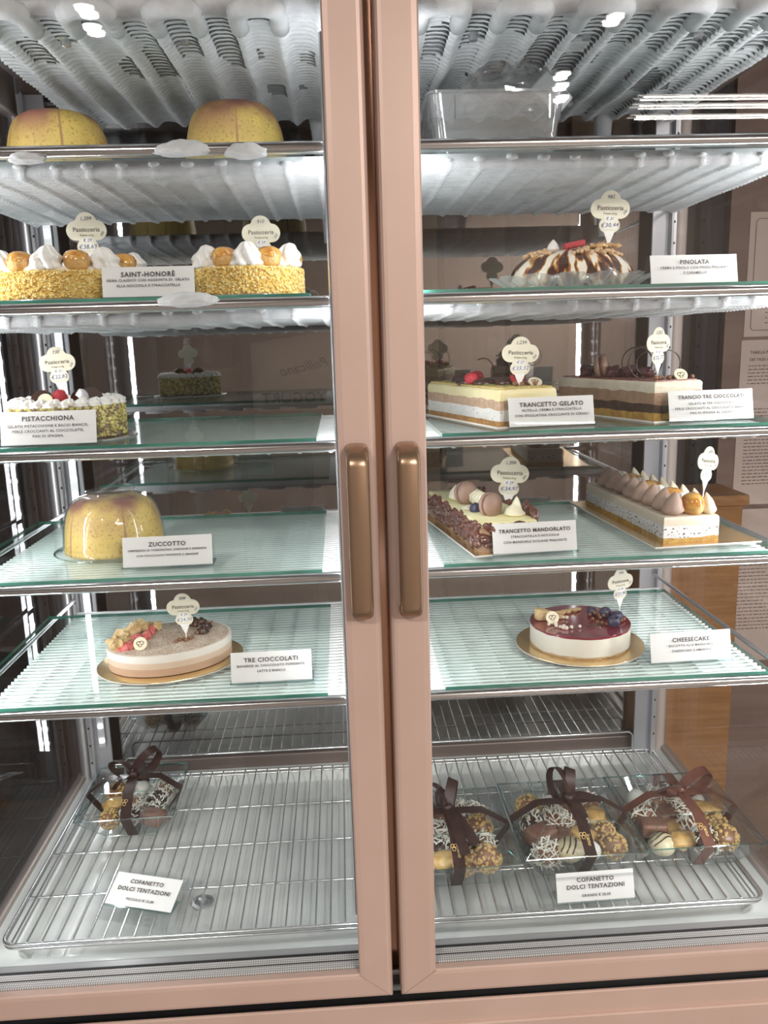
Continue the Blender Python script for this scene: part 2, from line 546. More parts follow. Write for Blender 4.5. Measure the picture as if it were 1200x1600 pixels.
def spacer_mat():
    m, nt = base_mat('spacer')
    out = nt.nodes.new('ShaderNodeOutputMaterial'); b = nt.nodes.new('ShaderNodeBsdfPrincipled')
    nt.links.new(b.outputs[0], out.inputs[0])
    b.inputs['Metallic'].default_value = .15; b.inputs['Roughness'].default_value = .35
    tc = nt.nodes.new('ShaderNodeTexCoord')
    sx = nt.nodes.new('ShaderNodeSeparateXYZ'); nt.links.new(tc.outputs['Object'], sx.inputs[0])

    def mth(op, a, v=None, w=None):
        n = nt.nodes.new('ShaderNodeMath'); n.operation = op
        if hasattr(a, 'links'): nt.links.new(a, n.inputs[0])
        else: n.inputs[0].default_value = a
        if v is not None:
            if hasattr(v, 'links'): nt.links.new(v, n.inputs[1])
            else: n.inputs[1].default_value = v
        return n.outputs[0]
    fx = mth('FRACT', mth('MULTIPLY', sx.outputs[0], 300.0)); fy = mth('FRACT', mth('MULTIPLY', sx.outputs[1], 250.0))
    a = mth('LESS_THAN', fx, .55); c = mth('LESS_THAN', mth('ABSOLUTE', mth('SUBTRACT', fy, .5)), .16)
    k = mth('MULTIPLY', a, c)
    mx = nt.nodes.new('ShaderNodeMix'); mx.data_type = 'RGBA'
    nt.links.new(k, mx.inputs[0]); mx.inputs[6].default_value = (.42, .41, .41, 1); mx.inputs[7].default_value = (1, 1, 1, 1)
    nt.links.new(mx.outputs[2], b.inputs['Base Color'])
    MATS['spacer'] = m
    return m


DL = door(-.66, .0413, 'l', .048, .0477)
DR = door(.0529, .76, 'r', .0509, .048)


def handle(x, D):
    # flat rounded bar bending into the door at both ends
    z0, z1, w = 1.209, 1.419, .0145
    path = []
    R = .016; yo = -.030
    for k in range(7):
        a = PI / 2 * k / 6
        path.append((yo + R - R * math.sin(a) if False else -.0 + yo * math.sin(a), z1 - R + R * math.cos(a), a))
    for k in range(7):
        a = PI / 2 * (1 - k / 6)
        path.append((yo * math.sin(a), z0 + R - R * math.cos(a), PI - a))
    sec = []
    th = .0085
    for k in range(20):
        t = 2 * PI * k / 20
        c, s_ = math.cos(t), math.sin(t)
        sec.append((math.copysign(abs(c) ** .55, c) * w, math.copysign(abs(s_) ** .7, s_)))
    vs = []
    for y, z, a in path:
        n = Vector((0, -math.sin(a), math.cos(a) if a <= PI / 2 else -abs(math.cos(a))))
        for sx_, sn in sec:
            p = Vector((x + sx_, y, z)) + n * (sn * th)
            vs.append(p)
    fs = []; n = len(path)
    for i in range(n - 1):
        for k in range(20):
            fs.append((i * 20 + k, i * 20 + (k + 1) % 20, (i + 1) * 20 + (k + 1) % 20, (i + 1) * 20 + k))
    fs.append(tuple(range(20))); fs.append(tuple((n - 1) * 20 + k for k in range(20)))
    MB().add(vs, fs).build('handle', M_handle, D, smooth='all', label='bronze pull handle')


handle(.0160, DL); handle(.0785, DR)

# ================================================================= COIL SHELVES
TP = .0425
SX0, SX1 = -.535, .63
TUBES = [SX0 + .008 + i * TP for i in range(28) if SX0 + .008 + i * TP < SX1]
ORD = ['topmost', 'second', 'third', 'fourth', 'lowest']
SHELF_Z = [1.7927, 1.6033, 1.4125, 1.2272, 1.0412]


def frost_mesh(x0, x1, y0, y1, zt, zb, tubes, amp, wp, wamp, nz, sw, back_lobes=0.0, slots=False):
    """slab whose underside follows the frosted tubes (along Y) and wires (along X)"""
    nx = int((x1 - x0) / (.0425 / 10)); ny = int((y1 - y0) / (wp / 6))
    xs = [x0 + (x1 - x0) * i / nx for i in range(nx + 1)]; ys = [y0 + (y1 - y0) * j / ny for j in range(ny + 1)]
    vs = []
    for j, y in enumerate(ys):
        for i, x in enumerate(xs):
            d = min(abs(x - t) for t in tubes)
            n1 = noise.noise(Vector((x * 9, y * 7, zb * 31)))
            rid = math.exp(-(d / sw) ** 2) * amp * (1 + .5 * n1)
            w = .5 + .5 * math.cos(2 * PI * (y - y0) / wp + 1.2 * math.exp(-(d / sw) ** 2))
            e = noise.noise(Vector((x * 160, y * 160, 3))) * nz
            fade = 1 - .70 * math.exp(-(d / sw) ** 2)
            z = zb - rid - wamp * w * fade * (1 + .5 * n1) + wamp * (1 - fade) * -.5 + e
            yy = y
            if back_lobes and j > ny - 14:
                k = (j - (ny - 14)) / 14
                yy = y + back_lobes * k * (math.exp(-(d / (sw * 1.3)) ** 2) - .2 + .5 * noise.noise(Vector((x * 12, 5, zb))))
                z += .010 * k * k
            vs.append((x + .0015 * noise.noise(Vector((x * 50, y * 40, 1))), yy, z))
    n = nx + 1; fs = []
    for j in range(ny):
        for i in range(nx):
            if slots:
                x, y = xs[i], ys[j]; d = min(abs(x - t) for t in tubes)
                w = .5 + .5 * math.cos(2 * PI * (y - y0) / wp)
                op = .33 + .40 * noise.noise(Vector((x * 11, y * 8, 4)))
                if w < op and sw * 1.05 < d and 4 < j < ny - 16: continue
            fs.append((j * n + i, j * n + i + 1, (j + 1) * n + i + 1, (j + 1) * n + i))
    o = len(vs)
    ring = [(i, 0) for i in range(nx + 1)] + [(nx, j) for j in range(1, ny + 1)] + [(i, ny) for i in range(nx - 1, -1, -1)] + [(0, j) for j in range(ny - 1, 0, -1)]
    for i, j in ring:
        vs.append((vs[j * n + i][0], vs[j * n + i][1], zt))
    L = len(ring)
    for k in range(L):
        a = ring[k][1] * n + ring[k][0]; b = ring[(k + 1) % L][1] * n + ring[(k + 1) % L][0]
        fs.append((a, b, o + (k + 1) % L, o + k))
    fs.append(tuple(o + k for k in range(L)))
    return MB().add(vs, fs)


def coil_shelf(idx):
    zr = SHELF_Z[idx]
    t = thing('coil_shelf', '%s wire coil shelf with steel front bar%s' % (ORD[idx], ', its underside thick with frost' if idx < 2 else ''), 'shelf', (0, 0, zr),
              0, None)
    # front bar
    MB().tube([(-.605, .100, 0), (.705, .100, 0)], .0078, 20).build('front_bar', M_steel, t, smooth=True)
    zc = -.0055
    if idx >= 2:
        for x in TUBES:
            MB().tube([(x, .108, zc), (x, .545, zc)], .0050, 8).build('tube', M_white_wire, t, smooth=True)
        for k in range(0, len(TUBES) - 1, 2):
            a, b_ = TUBES[k], TUBES[k + 1]; r = TP / 2
            for yy, sgn, q in ((.545, 1, 0), (.112, -1, 1)):
                if q and k + 2 >= len(TUBES): continue
                cx = (a + b_) / 2 + q * TP
                MB().tube([(cx - r * math.cos(PI * j / 8), yy + sgn * r * .35 * math.sin(PI * j / 8), zc) for j in range(9)], .0032, 8).build('tube_bend', M_white_wire, t, smooth=True)
        mb = MB()
        y = .118
        while y < .548:
            mb.tube([(SX0, y, zc + .0046), (SX1, y, zc + .0046)], .0026, 6); y += .0132
        mb.build('wire_grid', M_white_wire, t, kind='stuff')
    else:
        zt = .006
        zb = -.018 if idx == 0 else -.014
        frost_mesh(SX0, SX1, .132, .560, -.004, zb, TUBES, .0060, .0115, .0062, .0007, .0036, .010).build('frost', M_frost, t, smooth='all',
                                                                                                    kind='stuff')
        mb = MB()
        for x in TUBES:
            mb.ball((x + random.uniform(-.002, .002), .132, zb + .008 + random.uniform(-.002, .002)), .0055 + random.random() * .002, 2, .12, (1.2, .9, .6))
        mb.build('frost_knobs', M_frost, t, smooth='all', kind='stuff')
    # side bearers
    for x in (-.575, .665):
        MB().tube([(x, .104, -.004), (x, .668, -.004)], .004, 8).build('bearer', M_alu, t, smooth=True)
    if idx >= 2:
        MB().tube([(SX0, .556, .0), (SX1, .556, .0)], .003, 8).build('rear_rod', M_white_wire, t, smooth=True)
    return t


SH = [coil_shelf(i) for i in range(5)]
# frost lumps hanging on the front bars
for sh, x, z, sx_, lab in ((SH[0], -.187, -.003, 1.5, 0), (SH[0], -.108, -.007, 1.1, 0), (SH[0], -.378, -.010, .95, 0), (SH[1], -.195, .003, 1.7, 0)):
    b = MB()
    vs, fs = ico(4); out = []
    for v in vs:
        k = 1 + .22 * noise.noise(v * 2.2 + Vector((x * 30, 0, 0))) + .07 * noise.noise(v * 9)
        zz = v.z * (.0135 if v.z > 0 else .0065)
        out.append((x + v.x * .0235 * sx_ * k, .095 + v.y * .012 * k, z + zz * k * (1.0 if sx_ > 1 else .7)))
    b.add(out, fs); b.build('frost_lump', M_frost, sh, smooth='all')

# frosted ceiling coil
CC = thing('ceiling_coil', 'heavily frosted coil under the freezer ceiling, with looping tubes', 'coil', (0, 0, 1.968))
CP = .052
for side, (xa, xb) in enumerate(((-.46, .012), (.100, .645))):
    tubes = []; x = xb - .02 if side == 0 else xa + .02
    while xa < x < xb:
        tubes.append(x); x += -CP if side == 0 else CP
    frost_mesh(xa, xb, .112, .635, .012, -.006, tubes, .013, .0136, .0110, .0009, .0095, .016, True).build('frost', M_frost, CC, smooth='all', kind='stuff')
    tubes.sort()
    for k in range(0, len(tubes) - 1, 2):
        a, b_ = tubes[k], tubes[k + 1]; cx, r = (a + b_) / 2, (b_ - a) / 2
        pts = [(a, .16, -.016)] + [(cx - r * math.cos(PI * j / 10), .118 - r * .9 * math.sin(PI * j / 10), -.014) for j in range(11)] + [(b_, .16, -.016)]
        MB().tube(pts, .0125, 12).build('frosted_bend', M_frost, CC, smooth='all')
    mb = MB(); y = .075
    while y < .66:
        mb.tube([(xa - .01, y, .014), (xb + .01, y, .014)], .0016, 5); y += .0128
    mb.build('wire_grid', M_white_wire, CC, kind='stuff')
    for k in range(1, len(tubes) - 2, 3):
        MB().lathe([(.010, 0), (.010, -.004), (.006, -.006), (.006, -.012), (.002, -.013)], 16, T(tubes[k] + CP / 2, .20, -.010)).build('fixing_screw', M_alu, CC, smooth=True)
# frosted pipes running down behind
for x, y, lab in ((-.020, .655, 'l'), (.520, .655, 'r')):
    pts = [(x - .004, y - .03, 1.975), (x, y - .008, 1.94), (x + .002, y, 1.90), (x + .008, y, 1.84), (x + .010, y, 1.74)]
    tag(MB().tube([Vector(p) for p in pts], .017, 14, rf=lambda u: .019 - .008 * u).build('frosted_pipe', M_frost, None, smooth='all'),
        'frost-covered pipe dropping from the ceiling coil at the ' + ('centre beside the left door stile' if lab == 'l' else 'right, behind the plastic tub'), 'pipe')

# glass panes on the shelves
GT = []
for i, zr in enumerate(SHELF_Z):
    z0 = zr + (.0055 if i else -.0035); z1 = z0 + .006
    GT.append(z1)
    for side, (xa, xb) in enumerate(((-.575, -.036), (.136, .625))):
        if i == 0: xa, xb = ((-.575, -.036), (.10, .650))[side]
        if i == 1 and side: xa = .10
        mb = MB()
        ya, yb_ = .102, .515
        mb.box(xa, xb, ya, yb_, z0, z1)
        mb.mi = [1, 1, 1, 1, 0, 0]
        o = mb.build('glass_pane', [M_glass, M_gedge], None, fix=True)
        tag(o, 'green-edged glass pane lying on the %s shelf behind the %s door' % (ORD[i], ('left', 'right')[side]), 'glass pane')
print('GT', GT)
GZ = GT

# wire racks on the freezer floor
ZRK = .6186


def rack(xa, xb, label):
    t = thing('wire_rack', label, 'rack', (0, 0, ZRK))
    ya, yb_ = .163, .678; r = .022
    pts = []
    for cx, cy, a0 in ((xb - r, yb_ - r, 0), (xa + r, yb_ - r, 90), (xa + r, ya + r, 180), (xb - r, ya + r, 270)):
        for j in range(6):
            a = math.radians(a0 + 90 * j / 5); pts.append((cx + r * math.cos(a), cy + r * math.sin(a), 0))
    MB().tube(pts, .0028, 8, closed=True).build('rim', M_wire, t, smooth=True)
    MB().tube([(p[0] * .998 + .002 * (xa + xb) / 2, p[1], -.0075) for p in pts], .0024, 8, closed=True).build('rim', M_wire, t, smooth=True)
    n = int(round((xb - xa - .03) / .0246)); me = None
    for k in range(n + 1):
        x = xa + .018 + (xb - xa - .036) * k / n
        if me is None:
            o = MB().tube([(0, ya + .001, .0026), (0, yb_ - .001, .0026)], .0018, 6).build('wire', M_wire, t, smooth=True); me = o.data
        else:
            o = bpy.data.objects.new('wire', me); COL.objects.link(o); o.parent = t
        o.location = (x, 0, 0)
    for y in (.282, .405, .535):
        MB().tube([(xa + .002, y, -.002), (xb - .002, y, -.002)], .0022, 8).build('cross_wire', M_wire, t, smooth=True)
    # upstand at the back
    zz = .045
    MB().tube([(xa + .07, yb_, 0), (xa + .07, yb_ + .001, zz - .008), (xa + .078, yb_ + .001, zz), (xb - .053, yb_ + .001, zz), (xb - .045, yb_ + .001, zz - .008), (xb - .045, yb_, 0)],
              .0024, 8).build('back_guard', M_wire, t, smooth=True)
    return t


rack(-.581, .040, 'chrome wire rack on the freezer floor behind the left door')
rack(.062, .678, 'chrome wire rack on the freezer floor behind the right door')

# ================================================================= SIGNS AND PRICE TAGS
Z1, Z2, Z3, Z4, Z5 = GZ


def sign(name_lines, label, xl, xr, y, z, h=.045, rz=0.0, tilt=.22, sizes=None, flat=False, rx=None):
    w = xr - xl
    t = thing('name_card', label, 'sign', ((xl + xr) / 2, y, z), rz)
    M = T(0, 0, .002, rx=-tilt)
    MB().box(-w / 2, w / 2, -.0005, .0005, 0, h, M).build('card', M_card, t)
    mb = MB()
    mb.box(-w / 2 - .001, w / 2 + .001, -.0022, -.0008, -.001, h * .98, M)
    mb.build('cover', glass('card_cover', (1, 1, 1), 0.0, .25), t)
    MB().box(-w / 2 - .002, w / 2 + .002, -.004, .030, 0, .0022).build('base', M_acr_edge, t)
    MB().box(-w / 2 - .001, w / 2 + .001, -.0007, .0007, 0, h * 1.0, T(0, .0285, .002, rx=tilt * 1.6)).build('back_leg', M_acr, t)
    lt = MB(); n = len(name_lines)
    for i, (txt, fz, size, bold) in enumerate(name_lines):
        write(lt, txt, size, M @ T(0, -.0026, h * fz), bold=bold, space=1.12)
    lt.build('lettering', M_ink, t, fix=False)
    return t


def card_lines(title, lines, ts=.0085, ls=.0048):
    L = [(title, .77 if len(lines) > 2 else .73, ts, .00018)]
    f = .54 if len(lines) > 1 else .40
    if len(lines) > 2: f = .55
    for i, l in enumerate(lines):
        L.append((l, f - i * (.155 if len(lines) > 2 else .18), ls, .00008))
    return L


sign(card_lines('SAINT-HONORÈ', ['GRAN CLASSICO CON AGGIUNTA DI  GELATO', 'ALLA NOCCIOLA E STRACCIATELLA'], .0088, .0046),
     'white card reading SAINT-HONORÈ between the two yellow-crumbed cakes', -.309, -.189, .125, Z2, .040, rz=.04)
sign(card_lines('PINOLATA', ['CREMA E PINOLO CON PINOLI PRALINATI', 'E CARAMELLO'], .0082, .0048),
     'white card reading PINOLATA right of the caramel-striped cake', .437, .564, .150, Z2, .040, rz=.06)
sign(card_lines('PISTACCHIONA', ['GELATO PISTACCHIONE E BACIO BIANCO,', 'PERLE CROCCANTI AL CIOCCOLATO,', 'PAN DI SPAGNA.'], .0088, .0050),
     'white card reading PISTACCHIONA before the green pistachio cake', -.463, -.336, .122, Z3, .045, rz=.03)
sign(card_lines('TRANCETTO GELATO', ['NUTELLA, CREMA E STRACCIATELLA', 'CON SFOGLIATINA CROCCANTE DI CEREALI'], .0086, .0048),
     'white card reading TRANCETTO GELATO before the yellow-topped slab', .236, .361, .140, Z3, .041, rz=.07)
sign(card_lines('TRANCIO TRE CIOCCOLATI', ['GELATO AI TRE CIOCCOLATI,', 'PERLE CROCCANTI AL CIOCCOLATO BIANCO,', 'PAN DI SPAGNA AL CACAO.'], .0071, .0047),
     'white card reading TRANCIO TRE CIOCCOLATI before the three-chocolate slab', .467, .594, .140, Z3, .043, rz=.06)
sign(card_lines('ZUCCOTTO', ['SEMIFREDDO DI TORRONCINO, ZABAIONE E GIANDUIA', 'CON CIOCCOLATO FONDENTE E AMARENE'], .0088, .0040),
     'white card reading ZUCCOTTO before the covered yellow dome', -.324, -.196, .150, Z4, .043, rz=.02)
sign(card_lines('TRANCETTO MANDORLATO', ['STRACCIATELLA E NOCCIOLA', 'CON MANDORLE SICILIANE PRALINATE'], .0075, .0048),
     'white card reading TRANCETTO MANDORLATO before the almond log', .213, .339, .140, Z4, .044, rz=.05)
sign(card_lines('TRE CIOCCOLATI', ['BAVARESE AL CIOCCOLATO FONDENTE,', 'LATTE E BIANCO'], .0092, .0050),
     'white card reading TRE CIOCCOLATI right of the cocoa-dusted oval cake', -.181, -.060, .150, Z5, .045, rz=.02)
sign(card_lines('CHEESECAKE', ['BISCOTTO ALLE MANDORLE,', 'CHEESECAKE E AMARENE'], .0092, .0050),
     'white card reading CHEESECAKE right of the red-glazed cake', .459, .587, .150, Z5, .045, rz=.04)
L2 = [('COFANETTO', .74, .0098, .0002), ('DOLCI TENTAZIONI', .50, .0098, .0002)]
t = sign(L2 + [('PICCOLO € 15,00', .20, .0060, .0001)], 'white card reading COFANETTO DOLCI TENTAZIONI PICCOLO lying on the left wire rack', -.440, -.316, .228, ZRK + .004,
         .056, rz=-.29, tilt=1.10)
sign(L2 + [('GRANDE € 20,00', .20, .0060, .0001)], 'white card reading COFANETTO DOLCI TENTAZIONI GRANDE in front of the gift boxes', .327, .459, .176, ZRK + .0046, .047, rz=.02, tilt=.30)

M_tagc = pbr('tag_cream', (.78, .75, .60), .5)
M_tagw = pbr('tag_white', (.86, .87, .86), .5)
M_pen = pbr('pen_blue', (.10, .10, .16), .5)
TAG_OUT = []
circ = [(0, .0125, .0135), (-.0135, .0035, .0120), (.0135, .0035, .0120), (0, .002, .015), (-.0045, -.0165, .0090), (.0045, -.0165, .0090), (0, -.008, .0095)]
for k in range(72):
    a = 2 * PI * k / 72; best = 0
    for cx, cz, r in circ:
        dx, dz = math.cos(a), math.sin(a)
        bq = dx * cx + dz * (cz + .004); cq = cx * cx + (cz + .004) ** 2 - r * r
        d = bq * bq - cq
        if d > 0: best = max(best, bq + math.sqrt(d))
    TAG_OUT.append((best * math.cos(a), best * math.sin(a) - .004))


def pill(cx, cz, w, h, n=8):
    r = h / 2; p = []
    for k in range(n + 1):
        a = -PI / 2 + PI * k / n; p.append((cx + w / 2 - r + r * math.cos(a), cz + r * math.sin(a)))
    for k in range(n + 1):
        a = PI / 2 + PI * k / n; p.append((cx - w / 2 + r + r * math.cos(a), cz + r * math.sin(a)))
    return p


def price_tag(x, y, zbase, ztop, weight, kg, price, label, rz=0.0, ry=0.0, s=1.0, w2='200'):
    """zbase: where the stick meets the cake, ztop: top of the tag"""
    t = thing('price_tag', label, 'price tag', (x, y, zbase), rz)
    zc = (ztop - zbase) - .026 * s
    M = T(0, 0, 0, ry=ry) @ T(0, 0, zc) @ Matrix.Scale(s, 4)
    MB().prism(TAG_OUT, -.0006, .0006, M).build('head', M_tagc, t)
    low = -zc / s
    mb = MB(); mb.prism([(-.0075, -.0235), (.0075, -.0235), (.0008, -.040), (-.0008, -.040)], -.0007, .0007, M)
    mb.build('cone', M_tagw, t)
    if low < -.040:
        MB().box(-.0008, .0008, -.0006, .0006, low - .006, -.039, M).build('stick', M_tagw, t)
    mb = MB(); mb.prism(pill(0, -.0085, .014, .0062), -.0009, -.0005, M); mb.prism(pill(0, -.0165, .0215, .0085), -.0009, -.0005, M)
    mb.build('price_field', M_tagw, t)
    mb = MB()
    write(mb, 'Pasticceria', .0080, M @ T(0, -.0012, .0045), space=1.0)
    write(mb, 'Prezzo al kg', .0036, M @ T(0, -.0012, -.0022))
    mb.build('lettering', M_ink, t, fix=False)
    mb = MB()
    write(mb, weight, .0066, M @ T(0, -.0012, .018, ry=-.05), shear=.25)
    write(mb, '€ ' + kg, .0054, M @ T(0, -.0013, -.0085), shear=.2)
    write(mb, '€' + price, .0076, M @ T(0, -.0013, -.0165, ry=-.05), shear=.2, space=1.05)
    write(mb, w2, .0045, M @ T(.0195, -.0012, -.001, ry=-.9), shear=.2)
    mb.build('handwriting', M_pen, t, fix=False)
    return t


price_tag(-.365, .275, Z2 + .045, 1.748, '1,334', '29', '38,69', 'cream price tag marked €38,69 in the left yellow-crumbed cake', s=1.15)
price_tag(-.108, .255, Z2 + .050, 1.735, '910', '29', '26,66', 'cream price tag marked €26,66 in the right yellow-crumbed cake', s=1.10)
price_tag(.405, .240, Z2 + .060, 1.757, '982', '31', '30,44', 'cream price tag marked €30,44 in the caramel-striped cake', s=1.15, ry=.03)
price_tag(-.400, .200, Z3 + .048, 1.556, '730', '31', '22,82', 'cream price tag marked €22,82 in the green pistachio cake', s=1.0, ry=-.05)
price_tag(.264, .200, Z3 + .056, 1.551, '1,234', '27', '33,32', 'cream price tag marked €33,32 in the yellow-topped slab', s=1.08, ry=.03)
price_tag(.477, .215, Z3 + .058, 1.559, '1,212', '27', '32,72', 'cream price tag marked €32,72 in the three-chocolate slab', s=1.06, rz=.55)
price_tag(.268, .300, Z4 + .050, 1.360, '1,206', '29', '34,97', 'cream price tag marked €34,97 in the almond log', s=1.25, ry=.06)
price_tag(.573, .250, Z4 + .052, 1.372, '1,095', '27', '29,56', 'cream price tag turned half sideways in the meringue slab', s=1.08, rz=.55, ry=.16)
price_tag(-.262, .245, Z5 + .036, 1.169, '838', '29', '24,30', 'cream price tag marked €24,30 in the cocoa-dusted oval cake', s=1.02, ry=-.03)
price_tag(.448, .265, Z5 + .037, 1.173, '799', '29', '21,98', 'pale price tag marked €21,98 in the red-glazed cheesecake', s=1.02, rz=.38)


# ================================================================= CAKES
def swirl(mb, c, r, h, lobes=6, twist=3.0, star=.2, seg=36, n=14, lean=(0, 0)):
    vs = []
    for i in range(n + 1):
        u = i / n
        if lobes > 1: R = r * (math.sin(min(1, u * 2.6 + .45) * PI / 2) * (1 - u ** 1.9) ** .62 + .02) * (1 + .10 * math.sin(u * 13 + 1))
        else: R = r * (math.sin(min(1, u * 2.2 + .35) * PI / 2) * (1 - u ** 1.5) ** .8 + .02) * (1 + .04 * math.sin(u * 12))
        for k in range(seg):
            t = 2 * PI * k / seg
            rr = R * (1 + star * 2.3 * (abs(math.cos((lobes * t + twist * u * 3.0) / 2)) * 1.6 - 1)) if lobes > 1 else R * (1 + star * math.cos(t + twist * u * 2.0))
            vs.append((c[0] + rr * math.cos(t) + lean[0] * u * u * h, c[1] + rr * math.sin(t) + lean[1] * u * u * h, c[2] + h * u))
    fs = [(i * seg + k, i * seg + (k + 1) % seg, (i + 1) * seg + (k + 1) % seg, (i + 1) * seg + k) for i in range(n) for k in range(seg)]
    fs.append(tuple(range(seg))); fs.append(tuple(n * seg + k for k in range(seg)))
    mb.add(vs, fs)


def swirl_part(t, c, r, h, mat=M_cream, name='cream_rosette', **kw):
    mb = MB(); swirl(mb, c, r, h, **kw); return mb.build(name, mat, t, smooth='all')


def disc_body(rx, ry, z0, z1, amp=0.0, fr=60, seg=96, n=10, wav=None, edge=.002):
    """round cake layer"""
    def rf(t, i, r, z):
        q = amp * noise.noise(Vector((math.cos(t) * fr * .1, math.sin(t) * fr * .1, z * fr * 8)))
        zz = z + (wav(t) if wav and (i < 2) else 0)
        return r + q, zz
    prof = [(1 - edge, z0)] + [(1, z0 + (z1 - z0) * (k / n)) for k in range(n)] + [(1 - .3 * edge, z1 - (z1 - z0) * .05), (1 - edge, z1)]
    mb = MB()
    vs = []
    for i, (r, z) in enumerate(prof):
        for k in range(seg):
            t = 2 * PI * k / seg
            a, b = rf(t, i, r, z)
            vs.append((a * rx * math.cos(t), a * ry * math.sin(t), b))
    m_ = len(prof)
    fs = [(i * seg + k, i * seg + (k + 1) % seg, (i + 1) * seg + (k + 1) % seg, (i + 1) * seg + k) for i in range(m_ - 1) for k in range(seg)]
    o = len(vs)
    vs.append((0, 0, prof[0][1])); vs.append((0, 0, prof[-1][1]))
    for k in range(seg):
        fs.append((o, (k + 1) % seg, k)); fs.append((o + 1, (m_ - 1) * seg + k, (m_ - 1) * seg + (k + 1) % seg))
    return mb.add(vs, fs)


def grains_round(rx, ry, z0, z1, n, size, top_band=.0, seedk=1):
    rnd = random.Random(seedk); mb = MB()
    vs0, fs0 = ico(1)
    for _ in range(n):
        t = rnd.random() * 2 * PI; z = z0 + (z1 - z0) * rnd.random()
        r = size * (.6 + .7 * rnd.random())
        k = 1.0
        if top_band and rnd.random() < .25:
            k = 1 - rnd.random() * top_band; z = z1
        c = Vector((rx * k * math.cos(t), ry * k * math.sin(t), z))
        R = Matrix.Rotation(rnd.random() * 6, 3, 'Z') @ Matrix.Rotation(rnd.random() * 6, 3, 'X')
        sq = Vector((1, .55 + .5 * rnd.random(), .5 + .4 * rnd.random()))
        mb.cur = rnd.randrange(3)
        mb.add([c + R @ Vector((v.x * r * sq.x, v.y * r * sq.y, v.z * r * sq.z)) for v in vs0], fs0)
    return mb


# ---- Saint-Honoré cakes
M_sponge = pbr('yellow_sponge', (.70, .46, .10), .85, 0, 90, (.82, .60, .20), bump=.6, bscale=500)
CR = [pbr('crumb_a', (.84, .64, .22), .8), pbr('crumb_b', (.90, .75, .36), .8), pbr('crumb_c', (.70, .46, .13), .8)]
M_puff = pbr('choux', (.62, .33, .09), .6, 0, 60, (.76, .50, .20), bump=.5, bscale=300, coat=.2)
M_caramel = pbr('caramel_glaze', (.52, .20, .03), .15, 0, 70, (.74, .42, .10), coat=1.0, sss=.1)


def puff(t, c, r, name='cream_puff', seedk=0):
    mb = MB()
    def rf(th, i, rr, z): return rr * (1 + .06 * math.sin(3 * th + seedk) + .04 * noise.noise(Vector((th * 2, z * 90, seedk)))), z
    prof = [(r * .62, 0), (r * .86, r * .25), (r * 1.0, r * .7), (r * .97, r * 1.0), (r * .80, r * 1.3), (r * .45, r * 1.48), (r * .02, r * 1.52)]
    mb.lathe(prof, 24, T(*c), rf)
    o = mb.build(name, M_puff, t, smooth='all')
    g = MB()
    def rg(th, i, rr, z): return rr * (1 + .05 * math.sin(3 * th + seedk)), z - (.20 * r * (.5 + .5 * math.sin(4 * th + seedk * 2)) if i < 2 else 0)
    g.lathe([(r * 1.02, r * .86), (r * 1.03, r * 1.0), (r * .86, r * 1.30), (r * .48, r * 1.52), (r * .02, r * 1.57)], 28, T(*c), rg, cap=False)
    g.build('glaze', M_caramel, o, smooth='all')
    return o


def saint_honore(x, y, rad, ph, n, label, sg):
    t = thing('saint_honore_cake', label, 'cake', (x, y, Z2))
    h = .040
    disc_body(rad - .003, rad - .003, .003, h, .012).build('sponge', M_sponge, t, smooth='all')
    grains_round(rad - .002, rad - .002, .004, h - .001, int(4200 * rad / .1), .0022, .04, sg).build('crumb_coating', CR, t, kind='stuff')
    MB().lathe([(rad + .006, 0), (rad + .007, .0015), (rad + .006, .003)], 64).build('cake_board', M_silver, t, smooth=True)
    disc_body(rad - .012, rad - .012, h - .002, h + .006, .02).build('cream_layer', M_cream, t, smooth='all')
    for k in range(n):
        a = ph + 2 * PI * k / n
        px, py = (rad - .019) * math.cos(a), (rad - .019) * math.sin(a)
        if k % 2 == 0: puff(t, (px, py, h), .0178, seedk=k + sg * 7)
        else: swirl_part(t, (px, py, h), .0205, .034, lobes=7, twist=1.6 + random.random(), star=.14, lean=(random.uniform(-.25, .25), random.uniform(-.2, .2)))
    swirl_part(t, (0, 0, h), .022, .030, lobes=7, twist=2)
    return t


saint_honore(-.386, .240, .106, -PI / 2 + .42, 14, 'large yellow-crumbed cream-puff cake at the left end of the second shelf', 1)
saint_honore(-.126, .222, .080, -PI / 2 - .46, 12, 'smaller yellow-crumbed cream-puff cake beside the left door stile', 2)

# ---- zuccotto domes
M_zuc = None


